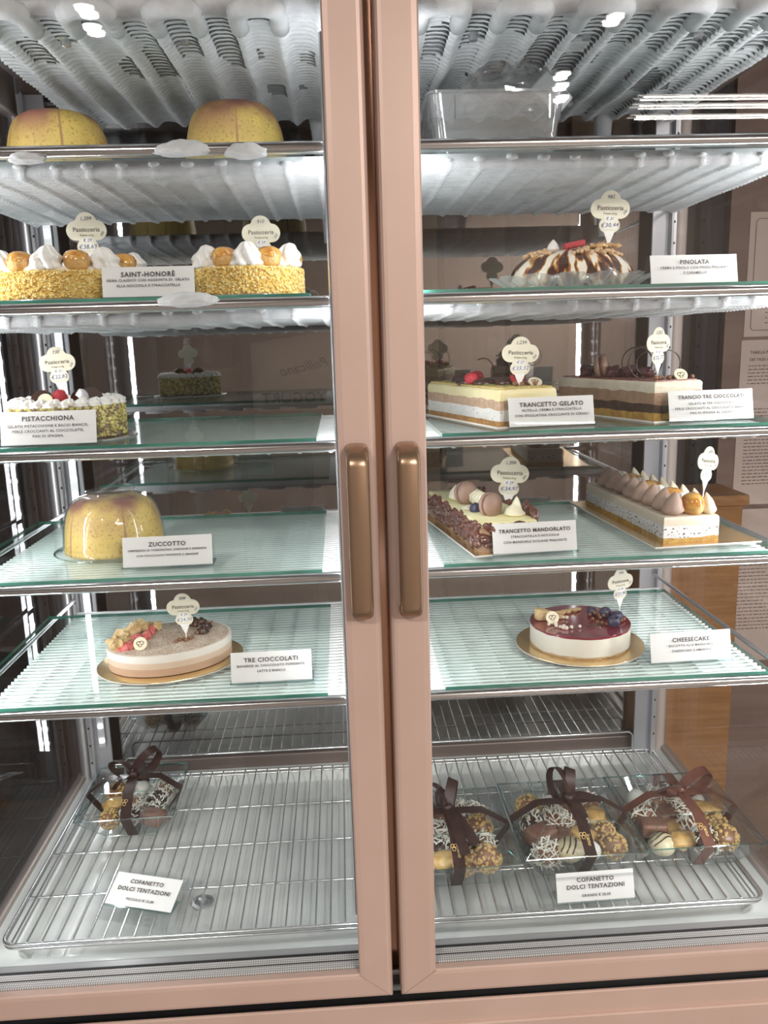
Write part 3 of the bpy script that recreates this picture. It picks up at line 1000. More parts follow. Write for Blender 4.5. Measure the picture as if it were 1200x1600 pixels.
def zuc_mat(name, sd, h=.1, wine=(.32, .13, .10)):
    m, nt = base_mat(name)
    out = nt.nodes.new('ShaderNodeOutputMaterial'); b = nt.nodes.new('ShaderNodeBsdfPrincipled'); nt.links.new(b.outputs[0], out.inputs[0])
    b.inputs['Roughness'].default_value = .55; b.inputs['Coat Weight'].default_value = .15
    tc = nt.nodes.new('ShaderNodeTexCoord')
    n1 = nt.nodes.new('ShaderNodeTexNoise'); n1.inputs['Scale'].default_value = 17; n1.inputs['Detail'].default_value = 2; n1.noise_dimensions = '4D'
    n1.inputs['W'].default_value = sd
    n2 = nt.nodes.new('ShaderNodeTexNoise'); n2.inputs['Scale'].default_value = 260; n2.inputs['Detail'].default_value = 4
    for n in (n1, n2): nt.links.new(tc.outputs['Object'], n.inputs['Vector'])
    r1 = nt.nodes.new('ShaderNodeValToRGB'); r1.color_ramp.elements[0].position = .40; r1.color_ramp.elements[1].position = .60
    r1.color_ramp.elements[0].color = (0, 0, 0, 1); r1.color_ramp.elements[1].color = (1, 1, 1, 1)
    r2 = nt.nodes.new('ShaderNodeValToRGB'); r2.color_ramp.elements[0].position = .30; r2.color_ramp.elements[1].position = .46
    r2.color_ramp.elements[0].color = (.46, .29, .06, 1); r2.color_ramp.elements[1].color = (.74, .55, .15, 1)
    nt.links.new(n1.outputs[0], r1.inputs[0]); nt.links.new(n2.outputs[0], r2.inputs[0])
    sp = nt.nodes.new('ShaderNodeSeparateXYZ'); nt.links.new(tc.outputs['Object'], sp.inputs[0])
    mr = nt.nodes.new('ShaderNodeMapRange'); mr.inputs[1].default_value = .35 * h; mr.inputs[2].default_value = .92 * h
    nt.links.new(sp.outputs[2], mr.inputs[0])
    mu = nt.nodes.new('ShaderNodeMath'); mu.operation = 'MULTIPLY_ADD'; mu.inputs[2].default_value = 0
    nt.links.new(r1.outputs[0], mu.inputs[0]); nt.links.new(mr.outputs[0], mu.inputs[1])
    # seams: meridian stripes where the sponge slices meet
    at = nt.nodes.new('ShaderNodeMath'); at.operation = 'ARCTAN2'; nt.links.new(sp.outputs[1], at.inputs[0]); nt.links.new(sp.outputs[0], at.inputs[1])
    sc = nt.nodes.new('ShaderNodeMath'); sc.operation = 'MULTIPLY_ADD'; sc.inputs[1].default_value = 5.0; sc.inputs[2].default_value = sd
    nt.links.new(at.outputs[0], sc.inputs[0])
    cs = nt.nodes.new('ShaderNodeMath'); cs.operation = 'COSINE'; nt.links.new(sc.outputs[0], cs.inputs[0])
    gt = nt.nodes.new('ShaderNodeMapRange'); gt.inputs[1].default_value = .985; gt.inputs[2].default_value = 1.0; gt.inputs[4].default_value = .75
    nt.links.new(cs.outputs[0], gt.inputs[0])
    mx = nt.nodes.new('ShaderNodeMath'); mx.operation = 'MAXIMUM'; nt.links.new(mu.outputs[0], mx.inputs[0]); nt.links.new(gt.outputs[0], mx.inputs[1])
    mix = nt.nodes.new('ShaderNodeMix'); mix.data_type = 'RGBA'
    nt.links.new(mx.outputs[0], mix.inputs[0]); nt.links.new(r2.outputs[0], mix.inputs[6]); mix.inputs[7].default_value = (*wine, 1)
    nt.links.new(mix.outputs[2], b.inputs['Base Color'])
    bp = nt.nodes.new('ShaderNodeBump'); bp.inputs['Strength'].default_value = .35; bp.inputs['Distance'].default_value = .002
    nt.links.new(n2.outputs[0], bp.inputs['Height']); nt.links.new(bp.outputs[0], b.inputs['Normal'])
    return m


def zuccotto(x, y, z, r, h, label, sd, cover=False, rz=0.0):
    t = thing('zuccotto_cake', label, 'cake', (x, y, z), rz)
    prof = [(r * 1.0, .002), (r * .995, .01)]
    for k in range(1, 15):
        u = k / 14
        prof.append((r * (1 - .14 * u) * (1 - u ** 3.0 * .62) ** .75, h * math.sin(u * PI / 2) ** .98))
    rt = prof[-1][0]
    for k in range(1, 7):
        a = k / 6 * PI / 2
        prof.append((rt * (1 - .98 * k / 6) + .0004, h + r * .045 * math.sin(a)))
    def rf(th, i, rr, zz): return rr * (1 + .012 * math.sin(10 * th) * (zz / h)), zz
    MB().lathe(prof, 72, None, rf).build('sponge', zuc_mat('sponge_%d' % int(sd * 10), sd, h), t, smooth='all')
    if cover:
        p = [(r + .014, 0), (r + .014, .002), (r + .003, .003)] + [(a + .0025, b + .002) for a, b in prof[2:14]]
        p += [(prof[15][0] + .002, h + .005), (r * .50, h + .009), (r * .46, h + .009), (r * .44, h + .006), (0.001, h + .006)]
        MB().lathe(p, 72, None, cap=False).build('plastic_cover', glass('dome_cover', (.99, .985, .97), .02, 1.0, .04, haze=.04), t, smooth='all')
        MB().lathe([(r + .0135, .0028), (r + .0165, .0018), (r + .0135, .0002)], 72, cap=False).build('cover_rim', M_acr_edge, t, smooth='all')
    else:
        MB().lathe([(r + .006, 0), (r + .006, .002)], 48).build('cake_board', M_board_edge, t)
    return t


zuccotto(-.413, .345, Z1, .079, .103, 'bare yellow sponge dome blotched wine-red at the left of the topmost shelf', 1.3, rz=.3)
zuccotto(-.146, .345, Z1, .079, .112, 'bright yellow sponge dome with a brown seam on the topmost shelf by the door stile', 4.1, rz=1.9)
zuccotto(-.368, .276, Z4, .0765, .086, 'yellow sponge dome under a clear plastic cover on the fourth shelf', 2.6, True, rz=.7)

# ---- pistachio cake
t = thing('pistachio_cake', 'round cake coated in chopped pistachio with a white cream ring', 'cake', (-.400, .216, Z3))
PR, PH = .079, .048
MB().lathe([(.094, 0), (.095, .001), (.094, .0025)], 64).build('cake_board', M_silver, t, smooth=True)
disc_body(PR - .002, PR - .002, .003, PH, .015).build('filling', pbr('pist_core', (.30, .22, .18), .7), t, smooth='all')
grains_round(PR - .001, PR - .001, .005, PH, 2600, .0036, .05, 5).build('pistachio_coating', [pbr('pist_a', (.52, .47, .14), .6), pbr('pist_b', (.74, .68, .30), .6),
                                                                                             pbr('pist_c', (.27, .21, .12), .6)], t, kind='stuff')
disc_body(PR - .012, PR - .012, PH - .002, PH + .002).build('top_glaze', pbr('pist_top', (.42, .40, .16), .4), t, smooth='all')
for k in range(24):
    a = 2 * PI * k / 24
    swirl_part(t, ((PR - .009) * math.cos(a), (PR - .009) * math.sin(a), PH), .0118, .0135, lobes=6, twist=2.5, star=.16, seg=24, n=8, lean=(-.6 * math.sin(a), .6 * math.cos(a)))
for x, y, rot, m_, nm in ((-.028, -.02, .2, M_choc, 'chocolate_disc'), (.022, -.010, -.3, M_choc, 'chocolate_disc'), (.030, .020, .4, M_choc, 'chocolate_disc')):
    MB().lathe([(.0155, 0), (.0160, .001), (.0155, .002)], 28, T(x, y, PH + .008, rx=1.25, rz=rot)).build(nm, m_, t, smooth=True)
MB().lathe([(.010, 0), (.0105, .0008), (.010, .0016)], 28, T(-.019, -.035, PH + .009, rx=1.2, rz=.1)).build('emblem_disc', M_disc, t, smooth=True)
MB().ball((-.004, -.018, PH + .011), .0115, 3, .06, (1, 1, 1.1)).build('raspberry', M_rasp, t, smooth='all')
for k in range(7):
    MB().ball((.035 + random.uniform(-.012, .012), -.030 + random.uniform(-.01, .01), PH + .006), .0042, 2).build('chocolate_pearl', M_choc, t, smooth='all')


# ---- slabs
def layer_mat(name, col, col2=None, s=120, specks=None, bump=.25, rough=.55, sss=0.0):
    if name in MATS: return MATS[name]
    m = pbr(name, col, rough, 0, s, col2 or tuple(c * .9 for c in col), bump=bump, bscale=420, sss=sss)
    if specks:
        nt = m.node_tree; b = [n for n in nt.nodes if n.type == 'BSDF_PRINCIPLED'][0]
        tc = [n for n in nt.nodes if n.type == 'TEX_COORD'][0]
        src = b.inputs['Base Color'].links[0].from_socket
        v = nt.nodes.new('ShaderNodeTexNoise'); v.inputs['Scale'].default_value = specks[1]; v.inputs['Detail'].default_value = 2
        mp = nt.nodes.new('ShaderNodeMapping'); mp.inputs['Scale'].default_value = (1, 1, 2.2)
        nt.links.new(tc.outputs['Object'], mp.inputs[0]); nt.links.new(mp.outputs[0], v.inputs['Vector'])
        r = nt.nodes.new('ShaderNodeValToRGB'); r.color_ramp.elements[0].position = specks[2]; r.color_ramp.elements[1].position = specks[2] + .02
        r.color_ramp.elements[0].color = (0, 0, 0, 1); r.color_ramp.elements[1].color = (1, 1, 1, 1)
        nt.links.new(v.outputs[0], r.inputs[0])
        mx = nt.nodes.new('ShaderNodeMix'); mx.data_type = 'RGBA'
        nt.links.new(r.outputs[0], mx.inputs[0]); nt.links.new(src, mx.inputs[6]); mx.inputs[7].default_value = (*specks[0], 1)
        nt.links.new(mx.outputs[2], b.inputs['Base Color'])
    return m


def slab_layer(t, name, mat, W, L, z0, z1, wav0=0.0, wav1=0.0, top_round=0.0, sd=0.0, inset=0.0):
    """a block with gently wavy lower and upper borders"""
    per = []
    nx, ny = 14, 40; r = .004
    for i in range(nx + 1): per.append((inset + (W - 2 * inset) * i / nx, inset))
    for j in range(1, ny + 1): per.append((W - inset, inset + (L - 2 * inset) * j / ny))
    for i in range(nx - 1, -1, -1): per.append((inset + (W - 2 * inset) * i / nx, L - inset))
    for j in range(ny - 1, 0, -1): per.append((inset, inset + (L - 2 * inset) * j / ny))
    n = len(per); cx, cy = W / 2, L / 2
    lev = 6; vs = []
    for k in range(lev + 1):
        u = k / lev
        for x, y in per:
            a = z0 + wav0 * noise.noise(Vector((x * 45 + sd, y * 45, z0 * 900)))
            b = z1 + wav1 * noise.noise(Vector((x * 45 + sd, y * 45, z1 * 900)))
            z = a + (b - a) * u
            q = .0007 * noise.noise(Vector((x * 120, y * 120, z * 160 + sd)))
            s = 0
            if top_round and k == lev: s = top_round
            if top_round and k == lev - 1: s = top_round * .25
            dx = (1 if x > cx else -1) * (q - s) if x in (inset, W - inset) or s else 0
            dy = (1 if y > cy else -1) * (q - s) if y in (inset, L - inset) or s else 0
            if x not in (inset, W - inset): dx = 0
            if y not in (inset, L - inset): dy = 0
            vs.append((x + dx, y + dy, z))
    fs = [(k * n + i, k * n + (i + 1) % n, (k + 1) * n + (i + 1) % n, (k + 1) * n + i) for k in range(lev) for i in range(n)]
    fs.append(tuple(range(n - 1, -1, -1))); fs.append(tuple(lev * n + i for i in range(n)))
    return MB().add(vs, fs).build(name, mat, t, smooth='all' if False else True)


def board(t, x0, x1, y0, y1, mat=M_gold, th=.0022):
    mb = MB(); mb.box(x0, x1, y0, y1, 0, th); mb.mi = [1, 1, 1, 1, 1, 0]
    o = mb.build('cake_board', [mat, M_board_edge], t)
    return o


def macaron(t, c, r, rz, tiltx=PI / 2, mat=None):
    """upright macaron: two shells and a filling"""
    mat = mat or M_macar
    M = T(*c, rz=rz) @ Matrix.Rotation(tiltx, 4, 'X')
    mb = MB()
    prof = [(r * .95, 0), (r * 1.0, r * .10), (r * .97, r * .26), (r * .80, r * .42), (r * .45, r * .52), (.0005, r * .55)]
    mb.lathe([(a, b + .10 * r) for a, b in prof], 32, M); mb.lathe([(a, -b - .10 * r) for a, b in prof], 32, M)
    o = mb.build('macaron', mat, t, smooth='all')
    MB().lathe([(r * .88, -.12 * r), (r * .93, 0), (r * .88, .12 * r)], 32, M).build('filling', pbr('ganache', (.12, .06, .045), .4), o, smooth='all')
    return o


def curl_ring(t, c, r, rz, tilt=.0, th=.0011, sweep=1.0, ph=0.0):
    pts = []
    for k in range(41):
        a = ph + 2 * PI * sweep * k / 40
        p = Vector((r * math.cos(a), 0, r * math.sin(a)))
        p = Matrix.Rotation(rz, 3, 'Z') @ Matrix.Rotation(tilt, 3, 'X') @ p
        pts.append(Vector(c) + p)
    MB().tube(pts, th, 6).build('chocolate_curl', M_choc, t, smooth='all')


def pearls(t, pts, r, mat, name='crunchy_pearl'):
    for p in pts:
        MB().ball(p, r * random.uniform(.85, 1.15), 2).build(name, mat, t, smooth='all')


def emblem(t, c, r, rz, tilt):
    M = T(*c, rz=rz) @ Matrix.Rotation(tilt, 4, 'X')
    o = MB().lathe([(r * .97, 0), (r, r * .1), (r * .97, r * .2)], 32, M).build('emblem_disc', M_disc, t, smooth=True)
    mb = MB()
    for k, (cx, cy, rr, a0, a1) in enumerate(((-.22, .08, .30, .3, 5.2), (.20, .12, .30, -2.0, 3.4), (.0, -.25, .25, 2.8, 6.6))):
        pts = [M @ Vector(((cx + rr * math.cos(a0 + (a1 - a0) * q / 14)) * r, (cy + rr * .8 * math.sin(a0 + (a1 - a0) * q / 14)) * r, r * .21)) for q in range(15)]
        mb.tube(pts, r * .05, 5)
    mb.build('emblem', M_choc, o)


# yellow-topped gelato slab
t = thing('gelato_slab', 'layered gelato slab with pale yellow top, left of the second name card row', 'cake', (.226, .152, Z3), .285)
t['label'] = 'pale yellow-topped layered gelato slab on the third shelf beside the right door stile'
W, L = .092, .27
board(t, -.012, W + .012, -.014, L + .01)
slab_layer(t, 'biscuit_base', layer_mat('bis_base', (.40, .20, .08), (.55, .32, .12)), W, L, .0022, .008, 0, .001, sd=1)
slab_layer(t, 'stracciatella_layer', layer_mat('strac', (.80, .79, .74), (.86, .85, .80), 60, ((.10, .06, .05), 190, .66)), W, L, .008, .024, .001, .0025, sd=1)
slab_layer(t, 'nougat_layer', layer_mat('nout', (.50, .33, .22), (.60, .42, .29), 110, ((.80, .66, .50), 240, .66)), W, L, .024, .038, .0025, .0035, sd=1)
slab_layer(t, 'cream_layer', layer_mat('crema', (.86, .76, .42), (.89, .80, .50), 40, bump=.1), W, L, .038, .053, .0035, .0006, .003, sd=1)
# crosswise biscuit leaves on top
for i in range(5):
    for j in range(11):
        cx, cy = .012 + i * (W - .024) / 4, .012 + j * (L - .024) / 10
        vs, fs = rbox(-.0092, .0092, -.0075, .0075, 0, .0022, .001, 1)
        MB().add(vs, fs, T(cx, cy, .0535, rz=.5 + random.uniform(-.1, .1), rx=.1)).build('wafer', pbr('wafer', (.55, .44, .14), .6, 0, 70, (.70, .56, .24), bump=.4, bscale=400), t)
mb = MB()
for k in range(70): mb.ball((random.uniform(.01, W - .01), random.uniform(.03, L - .02), .0565), random.uniform(.002, .0045), 1, .3, (1.4, 1, .25), rot=random.random() * 3)
mb.build('pistachio_dust', pbr('pistdust', (.26, .29, .08), .8), t, kind='stuff')
for x, y, r, sq in ((.030, .105, .020, (1.2, .9, .42)), (.048, .075, .017, (1, 1, .6)), (.020, .15, .018, (1.2, 1, .5)), (.055, .13, .019, (1.3, .8, .4)), (.035, .20, .02, (1, 1, .6))):
    MB().ball((x, y, .058), r, 3, .04, sq, rot=random.random()).build('chocolate_shell', M_choc, t, smooth='all')
for x, y in ((.060, .060), (.012, .12), (.045, .17)):
    MB().ball((x, y, .065), .0115, 3, .06, (1, 1, .85)).build('raspberry', M_rasp, t, smooth='all')
pearls(t, [(.052 + random.uniform(-.014, .02), .030 + random.uniform(-.008, .012), .0590) for _ in range(9)], .0034, M_milk)
curl_ring(t, (.030, .12, .075), .021, .1, .2, sweep=.42, ph=-.6); curl_ring(t, (.048, .09, .078), .022, .4, -.2, sweep=.45, ph=-1.0); curl_ring(t, (.075, .10, .080), .022, .5, -.2, sweep=.35, ph=-1.4)
emblem(t, (.073, .030, .060), .0105, -.2, .55)

# three-chocolate slab
t = thing('three_chocolate_slab', 'brown and cream three-chocolate slab topped with thin chocolate rings', 'cake', (.451, .155, Z3), .31)
W, L = .086, .25
board(t, -.010, W + .012, -.014, L + .01, M_silver)
slab_layer(t, 'biscuit_base', layer_mat('bis_gold', (.50, .27, .05), (.66, .42, .10), 90, bump=.8), W, L, .0022, .012, 0, .003, sd=4)
slab_layer(t, 'dark_layer', layer_mat('darkl', (.045, .022, .016), (.075, .04, .03), 90), W, L, .012, .025, .003, .003, sd=4)
slab_layer(t, 'milk_layer', layer_mat('milkl', (.34, .21, .13), (.42, .27, .18), 60, ((.14, .08, .05), 160, .70)), W, L, .025, .042, .003, .003, sd=4)
slab_layer(t, 'white_layer', layer_mat('whitel', (.70, .63, .50), (.76, .70, .57), 60, ((.25, .15, .10), 200, .70)), W, L, .042, .057, .003, .0006, .003, sd=4)
slab_layer(t, 'cocoa_glaze', layer_mat('cocoag', (.20, .07, .06), (.28, .11, .09), 60, rough=.3), W, L, .0568, .0588, 0, .0006, sd=4, inset=.006)
macaron(t, (.026, .165, .076), .019, .8, PI / 2 - .15)
for x, y, r in ((.050, .125, .017), (.034, .14, .015), (.024, .20, .018), (.062, .10, .013)):
    MB().ball((x, y, .066), r, 3, .25, (1, .8, .7), rot=random.random() * 2).build('chocolate_chunk', pbr('berry_choc', (.07, .02, .025), .35), t, smooth='all')
for c, r, rz_ in (((.045, .10, .082), .024, -.35), ((.052, .095, .082), .024, -.15), ((.060, .090, .080), .019, -.5), ((.088, .085, .076), .024, -.2)):
    curl_ring(t, c, r, rz_, random.uniform(-.15, .15))
pearls(t, [(.018 + .066 * k / 14 + random.uniform(-.002, .002), .022 + random.uniform(-.005, .010), .0615) for k in range(15)], .0034, M_milk)
emblem(t, (.060, .018, .064), .0105, -.25, 1.0)

# almond log
M_alm = pbr('praline_almond', (.085, .022, .012), .16, 0, 90, (.16, .05, .03), bump=.3, bscale=260, coat=1.0)
t = thing('almond_log_cake', 'log cake coated in glossy dark praline almonds with macarons on top', 'cake', (.196, .148, Z4), .16)
W, L = .088, .285
board(t, -.014, W + .01, -.016, L + .01)
slab_layer(t, 'gelato_core', layer_mat('core', (.40, .25, .15), (.50, .33, .21), 70), W, L, .0022, .040, 0, 0, sd=7)
slab_layer(t, 'custard_layer', layer_mat('custard', (.86, .80, .44), (.90, .85, .55), 30, bump=.1), W, L, .040, .046, .001, .0006, .002, sd=7)
rnd = random.Random(3); mb = MB(); v0, f0 = ico(2)
me_alm = None; cnt = 0
spots_a = []
for _ in range(230):
    s_ = rnd.random()
    if s_ < .60: p, nrm = Vector((-.002, rnd.uniform(.0, L), rnd.uniform(.011, .044))), 0
    elif s_ < .72: p, nrm = Vector((rnd.uniform(0, W), -.002, rnd.uniform(.012, .042))), 1
    elif s_ < .95: p, nrm = Vector((W + .002, rnd.uniform(0, L), rnd.uniform(.012, .050))), 0
    else: p, nrm = Vector((rnd.uniform(0, W), L + .001, rnd.uniform(.012, .042))), 1
    spots_a.append((p, nrm))
am = MB().ball((0, 0, 0), .0078, 2, .10, (.62, 1.25, .72)).build('almond', M_alm, t, smooth='all')
for k, (p, nrm) in enumerate(spots_a):
    o = am if k == 0 else bpy.data.objects.new('almond', am.data)
    if k: COL.objects.link(o); o.parent = t
    o.location = p
    o.rotation_euler = (rnd.uniform(-1, 1.2), rnd.uniform(-.4, .4), (PI / 2 if nrm else 0) + rnd.uniform(-.5, .5))
    sc_ = rnd.uniform(.75, 1.15); o.scale = (sc_, sc_, sc_)
# rolled cream ribbons and rosettes
def cream_roll(c0, c1, r, turns=9):
    pts = []
    for k in range(90):
        u = k / 89; a = u * turns * 2 * PI
        p = Vector(c0).lerp(Vector(c1), u) + Vector((r * math.cos(a), 0, r * .8 * math.sin(a)))
        pts.append(p)
    MB().tube(pts, r * .62, 8).build('cream_roll', pbr('ivory_cream', (.84, .79, .60), .35, sss=.1), t, smooth='all')
cream_roll((.042, .075, .058), (.040, .20, .058), .009, 11)
macaron(t, (.034, .052, .062), .0190, .45, PI / 2 - .1)
macaron(t, (.026, .150, .064), .0190, .3, PI / 2 - .15)
for x, y, r, h in ((.066, .034, .017, .020), (.070, .036, .010, .030), (.020, .185, .014, .026), (.016, .105, .013, .008)):
    swirl_part(t, (x, y, .046), r, h, pbr('ivory_cream', (.84, .79, .60), .35, sss=.1), 'cream_dollop', lobes=1, star=.08, twist=3)
for x, y, s_ in ((.094, .034, 1.0), (.097, .065, 1.1), (.090, .01, .9)):
    o = bpy.data.objects.new('almond', am.data); COL.objects.link(o); o.parent = t; o.location = (x, y, .050); o.rotation_euler = (1.2, .3, .2); o.scale = (1.2 * s_,) * 3
MB().ball((.020, .083, .052), .009, 2, .1).build('blueberry', pbr('blueberry', (.03, .03, .07), .35, 0, 90, (.07, .07, .13)), t, smooth='all')

# meringue-topped slab
t = thing('meringue_slab', 'speckled cream slab with rows of piped meringue and a caramel puff', 'cake', (.474, .158, Z4), .075)
W, L = .088, .315
board(t, -.022, W + .058, -.020, L + .03)
slab_layer(t, 'sponge_base', layer_mat('spng', (.50, .27, .05), (.70, .45, .10), 90, bump=.8), W, L, .0022, .009, 0, .002, sd=9)
slab_layer(t, 'stracciatella_layer', layer_mat('strac2', (.82, .81, .79), (.88, .87, .86), 60, ((.05, .03, .025), 170, .60)), W, L, .009, .0275, .002, .002, sd=9)
slab_layer(t, 'hazelnut_layer', layer_mat('hazel', (.76, .66, .53), (.80, .70, .58), 50, bump=.1), W, L, .0275, .041, .002, .0005, .002, sd=9)
M_mer = pbr('mauve_meringue', (.42, .29, .235), .5, 0, 30, (.46, .33, .27), sss=.05)
for k in range(8):
    swirl_part(t, (.024 + random.uniform(-.001, .001), .022 + k * .036, .041), .0185, .036, M_mer, 'meringue_kiss', lobes=1, star=.03, twist=1, lean=(.1, random.uniform(-.1, .1)))
for k in range(8):
    y = .020 + k * .037
    if k % 2 == 0:
        o = puff(t, (.056, y, .041), .0175, seedk=k)
        if k == 0:
            MB().ball((.054, y - .001, .058), .0168, 3, .03, (1.03, 1.03, .98)).build('caramel_coat', M_caramel, o, smooth='all')
    else:
        swirl_part(t, (.055, y, .041), .0165, .026, M_cream, 'cream_rosette', lobes=6, twist=2, star=.12)
for k in range(8):
    swirl_part(t, (.078, .014 + k * .037, .041), .0120, .033, pbr('ivory_meringue', (.82, .74, .56), .4, sss=.1), 'meringue_kiss', lobes=1, star=.03, twist=1, lean=(-.15, .05))

# ---- oval three-chocolate mousse
t = thing('oval_mousse_cake', 'oval layered mousse cake dusted with cocoa, strawberries on top', 'cake', (-.292, .262, Z5), .36)
RX, RY = .098, .077
mb = disc_body(RX + .018, RY + .020, 0, .0022, 0, n=1); mb.build('cake_board', pbr('gold_card', (0, 0, 0)), t, smooth=True)
MB().tube([((RX + .0182) * math.cos(2 * PI * k / 90), (RY + .0202) * math.sin(2 * PI * k / 90), .0008) for k in range(90)], .0008, 5, closed=True).build('board_edge', M_board_edge, t)
disc_body(RX - .002, RY - .002, .002, .004).build('cocoa_base', M_choc, t, smooth=True)
disc_body(RX, RY, .0038, .0155, .003).build('dark_mousse', layer_mat('m1', (.62, .40, .26), (.66, .44, .29), 30, bump=.05), t, smooth=True)
disc_body(RX + .0004, RY + .0004, .0155, .0255, .003).build('milk_mousse', layer_mat('m2', (.74, .57, .42), (.78, .61, .46), 30, bump=.05), t, smooth=True)
disc_body(RX + .0006, RY + .0006, .0255, .0370, .003).build('white_mousse', layer_mat('m3', (.86, .82, .73), (.88, .84, .76), 30, bump=.05), t, smooth=True)
disc_body(RX - .0035, RY - .0035, .0365, .0378, .0).build('cocoa_dusting', layer_mat('dust', (.62, .49, .38), (.76, .66, .55), 40, ((.26, .15, .10), 620, .56), bump=.3, rough=.8), t, smooth=True)
tz = .0378
M_straw = pbr('strawberry', (.62, .05, .06), .3, 0, 140, (.78, .30, .28), bump=.3, bscale=300, coat=.5)
for x, y, a in ((-.066, -.020, .3), (-.048, .0, .6), (-.034, .018, .9), (-.024, .042, 1.5), (-.052, .012, .2)):
    vs, fs = ico(2); out = [(v.x * .0155 * (1 - .35 * v.x), v.y * .0085, max(-.2, v.z) * .0095) for v in vs]
    MB().add(out, fs, T(x, y, tz + .002, rz=a, ry=-.25)).build('strawberry_slice', M_straw, t, smooth='all')
for x, y, r in ((-.084, .004, .011), (-.078, -.012, .009), (-.070, .020, .012), (-.055, .034, .013), (-.040, .050, .013), (-.070, .008, .010), (-.014, .052, .010), (-.086, -.016, .008)):
    MB().ball((x, y, tz + r * .6), r, 2, .55, (1, 1, .85), fr=14).build('crumble_piece', pbr('crumble', (.66, .45, .20), .8, 0, 150, (.84, .66, .38), bump=.8, bscale=600), t)
for x, y in ((.052, -.004), (.062, .018), (.058, .034), (.036, .050), (.048, .042)):
    g = MB(); swirl(g, (x, y, tz - .001), .0115, .016, lobes=1, star=.02, twist=1); g.build('ganache_dollop', M_choc, t, smooth='all')
    pearls(t, [(x + random.uniform(-.011, .011), y + random.uniform(-.011, .011), tz + random.uniform(.003, .012)) for _ in range(4)], .0030, M_milk)
pearls(t, [(.018 + random.uniform(-.014, .018), -.026 + random.uniform(-.006, .006), tz + .002) for _ in range(8)], .0031, M_milk)
emblem(t, (-.050, -.033, tz + .009), .0108, -.36, 1.0)

# ---- cheesecake
t = thing('cheesecake', 'round white cheesecake glazed dark red with blueberries on a gold board', 'cake', (.377, .250, Z5))
R0 = .0805
MB().lathe([(.103, 0), (.1035, .001), (.103, .0022)], 90).build('cake_board', M_gold, t, smooth=True)
MB().tube([(.1032 * math.cos(2 * PI * k / 90), .1032 * math.sin(2 * PI * k / 90), .0009) for k in range(90)], .0008, 5, closed=True).build('board_edge', M_board_edge, t)
disc_body(R0 - .001, R0 - .001, .0022, .010, .012).build('biscuit_base', layer_mat('cb', (.62, .42, .20), (.74, .56, .32), 120, bump=.8), t, smooth='all')
disc_body(R0, R0, .006, .0355, .003, wav=lambda a: .0024 * noise.noise(Vector((math.cos(a) * 4, math.sin(a) * 4, 1)))).build('cream_cheese', layer_mat('cc', (.86, .82, .70), (.88, .85, .74), 40, ((.70, .62, .45), 420, .70), bump=.12), t, smooth=True)
disc_body(R0 + .0002, R0 + .0002, .0352, .0385, .002, wav=lambda a: .0012 * noise.noise(Vector((math.cos(a) * 6, math.sin(a) * 6, 7)))).build('cherry_glaze', pbr('cherry_glaze', (.20, .012, .030), .12, 0, 22, (.27, .020, .045), coat=1.0), t, smooth=True)
tz = .0386
vs, fs = ico(3); out = []
for v in vs:
    k = 1 + .16 * noise.noise(v * 5); f_ = lambda a: math.copysign(abs(a) ** .45, a)
    q_ = (f_(v.x) + 1) / 2
    out.append((-.018 + q_ * .050, f_(v.y) * .007 * k, (f_(v.z) * .5 + .5) * (.024 - .018 * q_) * k + .001))
MB().add(out, fs, T(-.055, .012, tz - .001, rz=.15)).build('biscuit_shard', M_crumb, t, smooth='all')
for k in range(14): MB().ball((-.045 + k * .0045, .022 + k * .0022 + random.uniform(-.003, .003), tz + .003), .0058 - k * .00018, 2, .3, (1, 1, .8), fr=16).build('biscuit_crumb', M_crumb, t, smooth='all')
M_bb = pbr('blueberry', (0, 0, 0))
for x, y, r in ((.046, -.028, .0105), (.046, .016, .0100), (.060, -.002, .0095), (.028, .030, .008)):
    g = MB(); g.lathe([(.0005, 0)] + [(r * math.sin(PI * k / 12), r * (1 - math.cos(PI * k / 12))) for k in range(1, 11)] + [(r * .38, r * 1.98), (r * .30, r * 1.84), (.0005, r * 1.82)], 24, T(x, y, tz - .001, rx=.5))
    g.build('blueberry', M_bb, t, smooth='all')
pearls(t, [(.030 + random.uniform(-.014, .014), .012 + random.uniform(-.014, .022), tz + random.uniform(.002, .008)) for _ in range(10)] + [(.030, -.022, tz + .003), (.024, -.018, tz + .003), (.036, -.028, tz + .003), (.064, -.016, tz + .003), (.070, -.010, tz + .003)],
       .0032, M_milk)
MB().ball((.016, -.030, tz), .010, 2, .15, (1.3, .9, .3)).build('jelly', pbr('cherry_jelly', (.10, .03, .02), .15, coat=1), t, smooth='all')
M_pw = pbr('white_pearl', (.86, .80, .68), .35)
pearls(t, [(-.056, -.018, tz + .003), (-.045, -.018, tz + .003), (-.046, -.027, tz + .003), (-.041, -.032, tz + .003), (-.037, -.036, tz + .003), (-.033, -.039, tz + .003), (-.035, -.031, tz + .003),
           (-.024, -.036, tz + .003), (-.010, -.034, tz + .003), (-.024, .012, tz + .003), (-.019, .010, tz + .003)], .0032, M_pw, 'white_pearl')
emblem(t, (-.048, -.008, tz + .010), .0108, 0, 1.05)

# ---- pinolata
t = thing('pine_nut_cake', 'domed white cake striped with caramel in pleated clear cups', 'cake', (.352, .247, Z2))
RX, RY, H = .096, .074, .060


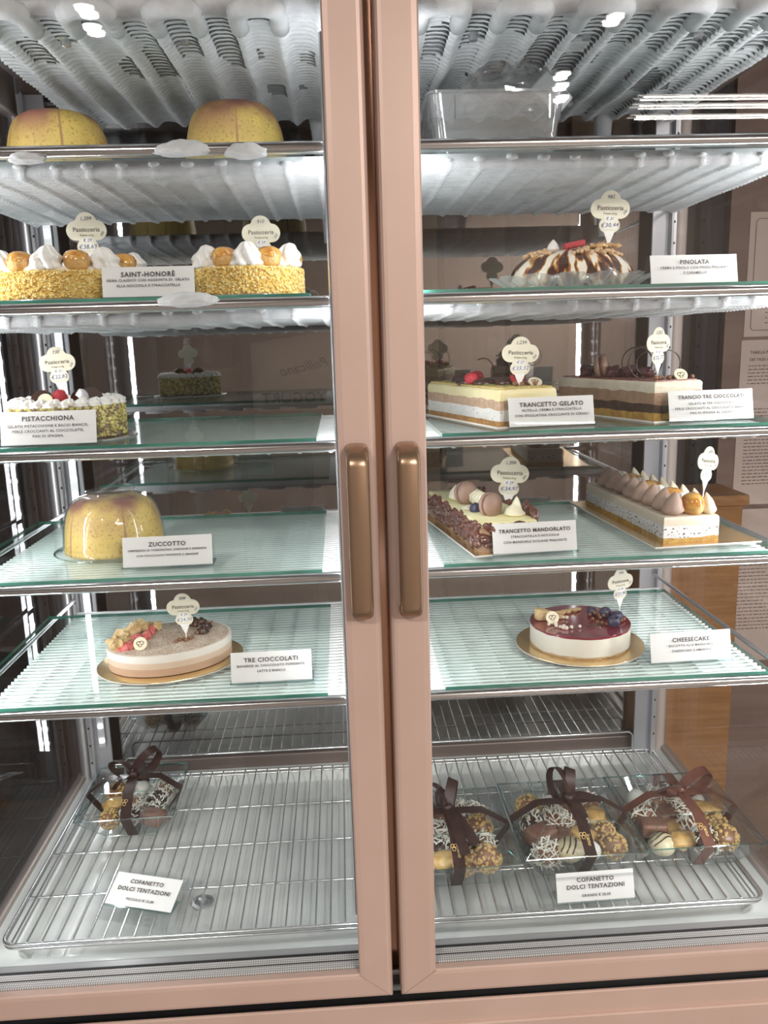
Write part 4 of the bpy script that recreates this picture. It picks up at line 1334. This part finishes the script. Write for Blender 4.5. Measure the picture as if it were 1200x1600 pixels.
def dome(mb, rx, ry, h, z0=0.0, kx=1.0, seg=80, n=22):
    prof = []
    for k in range(n + 1):
        a = PI / 2 * k / n; prof.append((math.cos(a) ** .62 if k < n else 0.004, math.sin(a) ** .95))
    vs = []
    for i, (r, z) in enumerate(prof):
        for k in range(seg):
            th = 2 * PI * k / seg
            q = 1 + .02 * noise.noise(Vector((math.cos(th) * 3, math.sin(th) * 3, z * 3)))
            vs.append((rx * r * q * math.cos(th) * kx, ry * r * q * math.sin(th) * kx, z0 + h * z * kx))
    fs = [(i * seg + k, i * seg + (k + 1) % seg, (i + 1) * seg + (k + 1) % seg, (i + 1) * seg + k) for i in range(n) for k in range(seg)]
    fs.append(tuple(range(seg))); fs.append(tuple(n * seg + k for k in range(seg)))
    mb.add(vs, fs)


def drip_mat():
    m, nt = base_mat('caramel_drips')
    out = nt.nodes.new('ShaderNodeOutputMaterial'); b = nt.nodes.new('ShaderNodeBsdfPrincipled'); nt.links.new(b.outputs[0], out.inputs[0])
    b.inputs['Roughness'].default_value = .22; b.inputs['Coat Weight'].default_value = .6
    tc = nt.nodes.new('ShaderNodeTexCoord'); sp = nt.nodes.new('ShaderNodeSeparateXYZ'); nt.links.new(tc.outputs['Object'], sp.inputs[0])
    at = nt.nodes.new('ShaderNodeMath'); at.operation = 'ARCTAN2'; nt.links.new(sp.outputs[1], at.inputs[0]); nt.links.new(sp.outputs[0], at.inputs[1])
    cb = nt.nodes.new('ShaderNodeCombineXYZ'); nt.links.new(at.outputs[0], cb.inputs[0])
    zz = nt.nodes.new('ShaderNodeMath'); zz.operation = 'MULTIPLY'; zz.inputs[1].default_value = 6; nt.links.new(sp.outputs[2], zz.inputs[0]); nt.links.new(zz.outputs[0], cb.inputs[1])
    n1 = nt.nodes.new('ShaderNodeTexNoise'); n1.inputs['Scale'].default_value = 4.2; n1.inputs['Detail'].default_value = 2.5; nt.links.new(cb.outputs[0], n1.inputs['Vector'])
    r = nt.nodes.new('ShaderNodeValToRGB'); e = r.color_ramp.elements
    e[0].position = .455; e[0].color = (.88, .83, .72, 1); e[1].position = .54; e[1].color = (.045, .010, .004, 1)
    for p, c in ((.475, (.66, .40, .14, 1)), (.505, (.26, .08, .012, 1))):
        q = e.new(p); q.color = c
    nt.links.new(n1.outputs[0], r.inputs[0]); nt.links.new(r.outputs[0], b.inputs['Base Color'])
    return m


MD = drip_mat()
g = MB(); dome(g, RX, RY, H - .006, .006); g.build('caramel_coated_cream', MD, t, smooth='all')
MB().lathe([(.060, 0), (.062, .004), (.060, .007)], 48).build('biscuit_base', M_milk, t, smooth=True)
for k in range(62):
    a = random.random() * 2 * PI; q = math.sqrt(random.random()) * .78
    x, y = RX * q * math.cos(a), RY * q * math.sin(a); z = .006 + (H - .006) * (1 - q ** 3.2) ** .5
    if k < 34: a = -PI / 2 + random.uniform(-1.7, 1.7); q = .62 + .16 * random.random(); x, y = RX * q * math.cos(a), RY * q * math.sin(a); z = .006 + (H - .006) * (1 - q ** 3.4) ** .5
    MB().ball((x, y, z + .002), .0042, 2, .1, (1, .8, .8), rot=a).build('pine_nut', pbr('pine_nut', (.66, .44, .24), .4, coat=.5), t, smooth='all')
for k, (x, y) in enumerate(((.032, -.030), (.042, -.026), (.050, -.016), (.026, -.022), (.058, -.022))):
    MB().ball((x, y, H + .003), .0068, 2, .6, (1.1, .9, .6), fr=12, rot=k).build('praline_shard', pbr('praline', (.55, .30, .10), .3, 0, 120, (.72, .48, .22), coat=.7), t, smooth='all')
swirl_part(t, (-.030, -.008, H - .003), .0105, .018, M_cream, 'meringue_kiss', lobes=1, star=.03)
vs, fs = rbox(-.0165, .0165, -.006, .006, 0, .009, .002, 1); MB().add(vs, fs, T(-.002, -.022, H + .001, ry=-.18, rz=.1)).build('strawberry_slice', M_rasp, t, smooth='all')
M_cup = glass('pleated_cup', (.92, .92, .86), .16, 1.5, .12, haze=.30)
for k in range(14):
    a = -PI / 2 + (k - 6.5) * 2 * PI / 14
    cx, cy = (RX - .012) * math.cos(a), (RY - .008) * math.sin(a)
    vs = []; n = 32
    for i, (r, z) in enumerate(((.010, .0005), (.016, .010), (.025, .022))):
        for j in range(n):
            th = 2 * PI * j / n; rr = r * (1 + (.10 if j % 2 else -.06) * (i * .5 + .3)); dirn = max(0, math.cos(th - a))
            vs.append((cx + rr * math.cos(th) * (1 + .25 * dirn * i), cy + rr * math.sin(th) * (1 + .25 * dirn * i), z * (.35 + .65 * dirn) + .0005))
    fs = [(i * n + j, i * n + (j + 1) % n, (i + 1) * n + (j + 1) % n, (i + 1) * n + j) for i in range(2) for j in range(n)]
    MB().add(vs, fs).build('pleated_cup', M_cup, t, fix=False)

# ================================================================= PLASTIC TUB AND CELLOPHANE BAG
t = thing('plastic_tub', 'empty clear plastic tub standing on the topmost shelf', 'container', (.232, .20, Z1 + .0))


def tub(w0, d0, w1, d1, h, th, r):
    rings = []
    def ring(w, d, z, rr):
        p = []
        for cx, cy, a0 in ((w / 2 - rr, d - rr, 0), (-w / 2 + rr, d - rr, 90), (-w / 2 + rr, rr, 180), (w / 2 - rr, rr, 270)):
            for j in range(6):
                a = math.radians(a0 + 18 * j); p.append((cx + rr * math.cos(a), cy + rr * math.sin(a), z))
        return p
    def off(p, dy): return [(x, y + dy, z) for x, y, z in p]
    seq = [ring(w0, d0, 0, r), ring(w1 - .012, d1 - .012, h * .58, r), off(ring(w1 - .008, d1 - .008, h * .60, r), -.002), off(ring(w1, d1, h * .97, r), -.004), off(ring(w1 + .010, d1 + .010, h * .965, r), -.009),
           off(ring(w1 + .010, d1 + .010, h, r), -.009), off(ring(w1 - .004, d1 - .004, h, r), -.002), off(ring(w1 - .012, d1 - .012, h * .60, r), 0), off(ring(w0 - .004, d0 - .004, .002, r), .002)]
    n = len(seq[0]); vs = [p for s in seq for p in s]; fs = []
    for i in range(len(seq) - 1):
        for k in range(n): fs.append((i * n + k, i * n + (k + 1) % n, (i + 1) * n + (k + 1) % n, (i + 1) * n + k))
    fs.append(tuple(range(n))); fs.append(tuple((len(seq) - 1) * n + k for k in range(n)))
    return MB().add(vs, fs)


tub(.165, .20, .190, .22, .088, .001, .018).build('tub_body', glass('tub_plastic', (.93, .935, .94), .05, 1.4, .06, haze=.12), t, smooth=True)
for x in (-.060, .072):
    MB().box(x - .0006, x + .0006, -.0035, -.002, .052, .082).build('rib', M_acr_edge, t)
rnd = random.Random(9)
b = MB(); nu, nv = 34, 26; vs = []
for j in range(nv + 1):
    v = j / nv
    for i in range(nu):
        a = 2 * PI * i / nu
        r = .052 * (1 - v) ** .5 + .008
        if v > .55: r = .008 + (v - .55) * .075
        q = noise.noise(Vector((math.cos(a) * 2.2, math.sin(a) * 2.2, v * 4))) * .6
        r *= 1 + q + .22 * noise.noise(Vector((math.cos(a) * 7, math.sin(a) * 7, v * 13)))
        vs.append((r * math.cos(a) * 1.15, r * math.sin(a) * .7, v * .135 + .008 * noise.noise(Vector((a, v * 6, 2)))))
fs = [(j * nu + i, j * nu + (i + 1) % nu, (j + 1) * nu + (i + 1) % nu, (j + 1) * nu + i) for j in range(nv) for i in range(nu)]
o = b.add(vs, fs).build('cellophane_bag', glass('cellophane', (.97, .97, .97), .10, 3.0, .10, haze=.10), None, fix=False, loc=(.282, .33, Z1 + .096))
tag(o, 'crumpled clear cellophane bag tied at the neck above the plastic tub', 'bag')
vs, fs = rbox(-.028, .028, -.012, .012, -.018, .018, .003, 2)
tag(MB().add(vs, fs, T(.330, .30, Z1 + .108, ry=.75)).build('wrapped_packet', pbr('packet', (.56, .58, .59), .4), None, smooth=True), 'small pale grey packet inside the cellophane above the tub', 'packet')

# ================================================================= GIFT BOXES
M_bx = glass('box_clear', (.975, .985, .985), .012, 1.0, 0.0)
M_bxe = glass('box_edge', (.40, .80, .80), .30, 1.0, .1)
M_rib = pbr('satin_ribbon', (.026, .012, .010), .38, 0, 60, (.040, .018, .015), spec=.30)
M_rib2 = pbr('satin_ribbon_light', (.10, .038, .027), .34, 0, 60, (.13, .052, .036), spec=.4)
M_goldink = pbr('gold_print', (.85, .62, .25), .3, .6)


def strip(mb, pts, w, side, th=.0008):
    """ribbon: a band of width w along pts; side is the across direction"""
    pts = [Vector(p) for p in pts]; side = Vector(side).normalized(); vs = []
    n = len(pts)
    for i, p in enumerate(pts):
        d = (pts[min(i + 1, n - 1)] - pts[max(i - 1, 0)]).normalized()
        s_ = (side - d * side.dot(d)).normalized(); nn = d.cross(s_)
        for a, b_ in ((-.5, -.5), (.5, -.5), (.5, .5), (-.5, .5)):
            vs.append(p + s_ * (a * w) + nn * (b_ * th))
    fs = [(i * 4 + k, i * 4 + (k + 1) % 4, (i + 1) * 4 + (k + 1) % 4, (i + 1) * 4 + k) for i in range(n - 1) for k in range(4)]
    fs.append((0, 1, 2, 3)); fs.append(tuple((n - 1) * 4 + k for k in range(4)))
    mb.add(vs, fs)


def choco(kind, box_t, loc, r, sd, label, group):
    """one sweet; all its pieces live in its own frame"""
    rn = random.Random(sd)
    t = thing('chocolate', label, 'chocolate', loc, rn.random() * 6, group)
    if kind == 'nut':
        MB().ball((0, 0, 0), r * .9, 3, .06).build('body', M_milk, t, smooth='all')
        g = MB(); v0, f0 = ico(1)
        for _ in range(150):
            v = Vector((rn.gauss(0, 1), rn.gauss(0, 1), rn.gauss(0, 1))).normalized()
            q = r * rn.uniform(.08, .16); c = v * r * .93
            g.add([c + Vector((p.x * q, p.y * q, p.z * q)) for p in v0], f0)
        g.build('nut_grains', pbr('nut_grain', (.62, .42, .16), .5), t, kind='stuff')
    elif kind in ('coco', 'dark'):
        MB().ball((0, 0, 0), r * .9, 3, .08, (1.1, 1, .85)).build('body', M_milk if kind == 'coco' else M_choc, t, smooth='all')
        g = MB()
        for _ in range(110):
            v = Vector((rn.gauss(0, 1), rn.gauss(0, 1), rn.gauss(0, 1))).normalized(); c = v * r * .95
            u = Vector((rn.gauss(0, 1), rn.gauss(0, 1), rn.gauss(0, 1))).normalized() * r * (.42 if kind == 'coco' else .2)
            g.tube([c - u, c + v * r * .08, c + u], r * .055, 4)
        g.build('coconut_shavings' if kind == 'coco' else 'sugar_flakes', pbr('coconut', (.82, .79, .70), .6), t, kind='stuff')
    elif kind == 'stripe':
        MB().ball((0, 0, 0), r, 3, .02, (1.05, 1, .8)).build('body', pbr('cream_praline', (.74, .64, .42), .3, coat=.3), t, smooth='all')
        for q in (-.4, 0, .4):
            pts = [Vector((r * 1.05 * math.sin(a) * math.cos(q * .9), r * q * 1.0 + .1 * r * math.sin(3 * a), r * .80 * math.cos(a))) for a in [x_ * .2 - 1.2 for x_ in range(13)]]
            pts = [p.normalized() * r * (1.03 if abs(p.z) < .5 * r else .90) for p in pts]
            MB().tube(pts, r * .05, 5).build('chocolate_stripe', M_choc, t, smooth='all')
    elif kind == 'white':
        MB().ball((0, 0, 0), r * .72, 3, .02).build('body', pbr('white_sweet', (.82, .80, .74), .35), t, smooth='all')
    elif kind == 'caramel':
        MB().ball((0, 0, 0), r * .95, 3, .18, (1.2, .9, .6), fr=9).build('body', pbr('gold_brittle', (.66, .38, .11), .35, 0, 80, (.76, .52, .22), coat=.5), t, smooth='all')
    elif kind == 'milk':
        vs, fs = rbox(-r, r, -r * .75, r * .75, -r * .55, r * .55, r * .22, 3)
        MB().add(vs, fs).build('body', pbr('milk_square', (.20, .09, .06), .4, 0, 80, (.26, .13, .09), bump=.4, bscale=300), t, smooth=True)
    return t


KL = {'nut': 'chocolate rolled in golden nut grains', 'coco': 'chocolate under white coconut shavings', 'dark': 'dark ball flecked with sugar',
      'stripe': 'cream praline with dark stripes', 'white': 'plain white sugared sweet', 'caramel': 'golden caramel brittle piece', 'milk': 'square milk chocolate piece'}


def gift_box(x, y, wx, wy, bw, bd, label, where, bowmat, kinds, rz=0.0, zr=.062, hz=.030, flip=1, sd=1, loops=None, tail=None):
    t = thing('gift_box', label, 'gift box', (x, y, ZRK + .0046), rz)
    zt = zr + hz; tw, td = wx * .56, wy * .56
    def q(w, d, z): return [(-w / 2, -d / 2, z), (w / 2, -d / 2, z), (w / 2, d / 2, z), (-w / 2, d / 2, z)]
    def shell(r0, r1, close1, name):
        vs = r0 + r1; fs = [(k, (k + 1) % 4, 4 + (k + 1) % 4, 4 + k) for k in range(4)] + [(4, 5, 6, 7)]
        o = MB().add(vs, fs).build(name, M_bx, t, fix=False)
        md = o.modifiers.new('thickness', 'SOLIDIFY'); md.thickness = .0006
        return o
    shell(q(wx, wy, zr + .001), q(tw, td, zt), True, 'lid'); shell(q(wx, wy, zr - .001), q(bw, bd, 0.0008), True, 'tray')
    e = MB()
    def loop(r, th):
        for k in range(4): e.tube([r[k], r[(k + 1) % 4]], th, 5)
    loop(q(wx, wy, zr), .0012); loop(q(tw, td, zt), .0006); loop(q(bw, bd, .001), .0006)
    for a, b_ in zip(q(wx, wy, zr), q(tw, td, zt)): e.tube([a, b_], .0005, 5)
    for a, b_ in zip(q(wx, wy, zr), q(bw, bd, .001)): e.tube([a, b_], .0005, 5)
    e.build('box_edges', M_bxe, t)
    # ribbon round the box
    rb = MB(); z = zt + .0012
    w = .020
    strip(rb, [(-wx / 2 - .001, 0, zr), (-tw / 2, 0, z), (0, 0, z + .001), (tw / 2, 0, z), (wx / 2 + .001, 0, zr)], w, (0, 1, 0))
    strip(rb, [(-wx / 2 - .001, 0, zr), (-bw / 2, 0, 0.0), (bw / 2, 0, 0.0), (wx / 2 + .001, 0, zr)], w, (0, 1, 0))
    strip(rb, [(.004, -wy / 2 - .001, zr), (.003, -td / 2, z + .001), (0, 0, z + .0025), (0, td / 2, z + .001), (0, wy / 2 + .001, zr)], w, (1, 0, 0))
    strip(rb, [(.004, -wy / 2 - .001, zr), (.004, -bd / 2, 0.0), (.0, bd / 2, 0.0), (0, wy / 2 + .001, zr)], w, (1, 0, 0))
    R = rb.build('ribbon', bowmat, t, smooth=True)
    # bow
    loops = loops or ((2.6, .055, .030), (.55, .050, .026))
    for a, ln, hh in loops:
        dx, dy = math.cos(a), math.sin(a); p = []
        for k in range(21):
            u = k / 20 * 2 * PI
            d = ln * (1 - math.cos(u)) / 2; zz = hh * (1 - math.cos(u)) / 2 * .55 + hh * .55 * math.sin(u)
            p.append((dx * d + .003 * math.sin(u), dy * d, z + .006 + zz))
        g = MB(); strip(g, p, w * .95, (-dy, dx, .35)); g.build('bow_loop', bowmat, R, smooth=True)
    for a, ln in (tail or ((-1.9, .050), (-.9, .045))):
        dx, dy = math.cos(a), math.sin(a)
        p = [(dx * ln * k / 8, dy * ln * k / 8, z + .008 + .006 * math.sin(k / 8 * PI) - .002 * k) for k in range(9)]
        g = MB(); strip(g, p, w * .9, (-dy, dx, .3)); g.build('bow_tail', bowmat, R, smooth=True)
    MB().ball((0, 0, z + .008), .010, 2, .25, (1, 1, .8)).build('knot', bowmat, R, smooth='all')
    # gold print on the front band: emblem and word
    slope = math.atan2(zt - zr, (wy - td) / 2)
    g = MB()
    vs_, fs_ = text_geo('Pellicano', .0100, .00022, .3, 1.0)
    Mx = Matrix.Translation((.0065, -(wy + td) / 4 + .004, (zt + zr) / 2 + .0042)) @ Matrix.Rotation(slope, 4, 'X') @ Matrix.Rotation(-PI / 2, 4, 'Z')
    g.add(vs_, fs_, Mx)
    for cx, cy, rr in ((-.0035, .004, .0032), (.0035, .004, .0032), (0, -.002, .0036)):
        M3 = Matrix.Translation((-.0015, -(wy + td) / 4 + .003, (zt + zr) / 2 + .0042)) @ Matrix.Rotation(slope, 4, 'X')
        g.tube([M3 @ Vector((cx * .8 + rr * .8 * math.cos(k * PI / 8), cy + rr * math.sin(k * PI / 8) * .9, 0)) for k in range(16)], .0005, 4, closed=True)
    g.build('gold_print', M_goldink, R, fix=False)
    # sweets, resting on the tray floor and on each other
    cells = []
    rows = kinds
    ny = len(rows)
    rn = random.Random(sd)
    for j, row in enumerate(rows):
        for i, kd in enumerate(row):
            nx = len(row)
            r = .0250 * min(1, wx / .21) * rn.uniform(.92, 1.06)
            lx = (-.5 + (i + .5) / nx) * wx * .70 + rn.uniform(-.004, .004); ly = (-.5 + (j + .5) / ny) * wy * .74 + rn.uniform(-.004, .004)
            edge = max(abs(lx) / (wx / 2), abs(ly) / (wy / 2))
            z_ = .0245 + .034 * max(0, edge - .35) + (.010 if (i + j) % 2 else .004)
            c = Vector((lx, ly, z_)); c.rotate(Matrix.Rotation(rz, 3, 'Z'))
            rw = (['front', 'middle', 'back'] if ny == 3 else ['front', 'second', 'third', 'back'])[j]
            cl = (['left', 'centre', 'right'] if nx == 3 else ['left', 'centre-left', 'centre-right', 'right'])[i]
            lab = '%s, %s row %s of %s' % (KL[kd], rw, cl, where)
            choco(kd, t, (x + c.x, y + c.y, ZRK + .0046 + c.z), r, sd * 50 + j * 7 + i, lab, 'chocolates in the ' + where)
    return t


gift_box(-.442, .500, .184, .200, .095, .110, 'small clear gift box with a dark brown bow on the left rack', 'small left box', M_rib,
         [['nut', 'dark', 'milk'], ['caramel', 'coco', 'dark'], ['nut', 'white', 'coco']], rz=.02, sd=1, loops=((2.75, .050, .026), (.75, .062, .040)), tail=((-2.4, .045), (1.9, .03)))
gift_box(.163, .318, .222, .245, .140, .160, 'large clear gift box half hidden by the right door stile', 'box by the door stile', M_rib,
         [['caramel', 'caramel', 'nut', 'nut'], ['nut', 'dark', 'dark', 'coco'], ['milk', 'coco', 'coco', 'nut'], ['coco', 'milk', 'coco', 'coco']], rz=.0, sd=2,
         loops=((2.4, .050, .040), (1.2, .040, .045)), tail=((-1.45, .120), (-1.2, .10)))
gift_box(.388, .330, .216, .245, .140, .160, 'large clear gift box with a tall dark bow behind the GRANDE card', 'middle gift box', M_rib,
         [['coco', 'stripe', 'white', 'nut'], ['milk', 'milk', 'caramel', 'nut'], ['dark', 'coco', 'coco', 'caramel'], ['nut', 'coco', 'milk', 'coco']], rz=.01, sd=3,
         loops=((2.2, .046, .052), (1.35, .034, .050)), tail=((-1.3, .05), (.15, .06)))
gift_box(.598, .335, .212, .240, .140, .160, 'large clear gift box with a reddish-brown bow at the right end', 'right gift box', M_rib2,
         [['stripe', 'caramel', 'dark', 'nut'], ['milk', 'caramel', 'coco', 'nut'], ['coco', 'milk', 'coco', 'caramel'], ['white', 'coco', 'coco', 'white']], rz=.0, sd=4,
         loops=((.25, .062, .034), (-2.4, .036, .020)), tail=((1.9, .055), (2.9, .05)))

# ================================================================= BEHIND AND BESIDE THE FREEZER
# notices hung beyond the right side pane
pb = tag(MB().box(.93, 1.75, .965, .985, .02, 2.2).build('notice_panel', pbr('notice_wall', (.27, .185, .145), .55, 0, 2.5, (.34, .24, .19), stretch=(1, 1, 6)), None), 'brown upright panel carrying paper notices, right of the freezer', 'panel')
M_paper = pbr('notice_paper', (.88, .74, .64), .7)
M_grey = pbr('print_grey', (.20, .16, .14), .7)


def notice(x, z0, z1, label, title=None, frame=False, rows=(), ink=None, w=.21):
    t = thing('paper_notice', label, 'notice', (x, .9645, z0))
    MB().box(0, w, -.0008, 0, 0, z1 - z0).build('sheet', M_paper, t)
    mb = MB()
    H = z1 - z0
    if frame:
        p = pill(w / 2, H / 2, w - .03, H - .03) if False else None
        r = .01; pts = []
        for cx, cz, a0 in ((w - .015 - r, H - .015 - r, 0), (.015 + r, H - .015 - r, 90), (.015 + r, .015 + r, 180), (w - .015 - r, .015 + r, 270)):
            for j in range(5): a = math.radians(a0 + 22.5 * j); pts.append((cx + r * math.cos(a), -.0014, cz + r * math.sin(a)))
        mb.tube(pts, .0007, 4, closed=True)
    if title:
        for k, s_ in enumerate(title): write(mb, s_, .0095, T(.022, -.0012, H - .030 - k * .017), align='LEFT', bold=.0002)
    rn = random.Random(int(z0 * 1000))
    for a, b_, st, lo in rows:
        z = b_
        while z > a:
            n = rn.uniform(.5, .95); xx = .02 if lo == 0 else lo
            while xx < .02 + (w - .04) * n:
                q = rn.uniform(.004, .014); mb.box(xx, xx + q, -.0013, -.0009, z - .0011, z + .0011); xx += q + .003
            z -= st
    mb.build('print', M_grey, t, fix=False)
    return t


notice(.978, 1.535, 1.822, 'framed cream notice at the top of the brown panel', frame=True, rows=((.03, .08, .012, .05), (.10, .13, .012, .06)))
notice(.974, 1.120, 1.527, 'cream price-table notice below the framed notice', title=['TABELLA PER', 'DEI TASSI A'], rows=((.30, .345, .0085, 0), (.05, .24, .0085, 0)))
notice(.966, .70, 1.108, 'lowest cream notice with an orange emblem on the brown panel', rows=((.30, .33, .012, .03), (.08, .26, .0095, 0)))
MB().lathe([(.011, 0), (.011, .0006)], 24, T(1.02, .9632, 1.075, rx=PI / 2)).build('emblem_print', pbr('orange_print', (.62, .30, .10), .6), bpy.data.objects['paper_notice.002'])

# wooden counter standing behind the right side
cb = thing('wooden_counter', 'orange-brown wooden counter behind the right side of the freezer', 'counter', (.66, .80, 0))
M_wd = pbr('orange_wood', (.44, .20, .06), .45, 0, 6, (.56, .28, .10), stretch=(1, 1, 12))
MB().box(.0, .26, .0, .14, .04, 1.155).build('cabinet_body', M_wd, cb, bevel=.003)
MB().box(-.01, .27, -.01, .15, 1.155, 1.180).build('counter_top', M_wd, cb, bevel=.003)
MB().box(.01, .25, .02, .13, 0, .04).build('plinth', M_black, cb)

# paper banner seen through the back pane, its lettering mirrored
t = thing('paper_banner', 'cream paper banner with mirrored YOGURT lettering behind the back pane', 'banner', (-.215, 1.02, 1.39))
vs = []; n = 16
for j in range(9):
    for i in range(n + 1):
        x = .30 * i / n; z = .165 * j / 8 + .035 * (i / n) * (j / 8)
        vs.append((x, .010 * noise.noise(Vector((x * 18, z * 14, 2))), z))
fs = [(j * (n + 1) + i, j * (n + 1) + i + 1, (j + 1) * (n + 1) + i + 1, (j + 1) * (n + 1) + i) for j in range(8) for i in range(n)]
o = MB().add(vs, fs).build('sheet', pbr('banner_cream', (.86, .72, .58), .7), t, smooth='all', fix=False)
md = o.modifiers.new('thickness', 'SOLIDIFY'); md.thickness = .001
mb = MB(); MX = Matrix.Scale(-1, 4, (1, 0, 0))
write(mb, 'YOGURT', .036, T(.10, -.010, .030) @ MX, bold=.0004, space=1.1)
write(mb, 'Pellicano', .034, T(.13, -.012, .105, ry=-.18) @ MX, shear=.35, bold=.0003)
mb.build('lettering', pbr('banner_ink', (.06, .05, .07), .6), t, fix=False)
tag(MB().lathe([(.03, 0), (.038, .02), (.038, .10), (.026, .13), (.012, .15), (.012, .17)], 28).build('red_bottle', pbr('red_plastic', (.55, .02, .06), .35), None, smooth=True, loc=(.038, 1.06, 1.40)),
    'red bottle behind the back pane beside the left door stile', 'bottle')
tag(MB().box(-.22, .30, 1.00, 1.25, 1.36, 1.38).build('wall_shelf', pbr('shelf_brown', (.20, .13, .10), .5), None, bevel=.003), 'brown shelf behind the freezer carrying the banner', 'shelf')
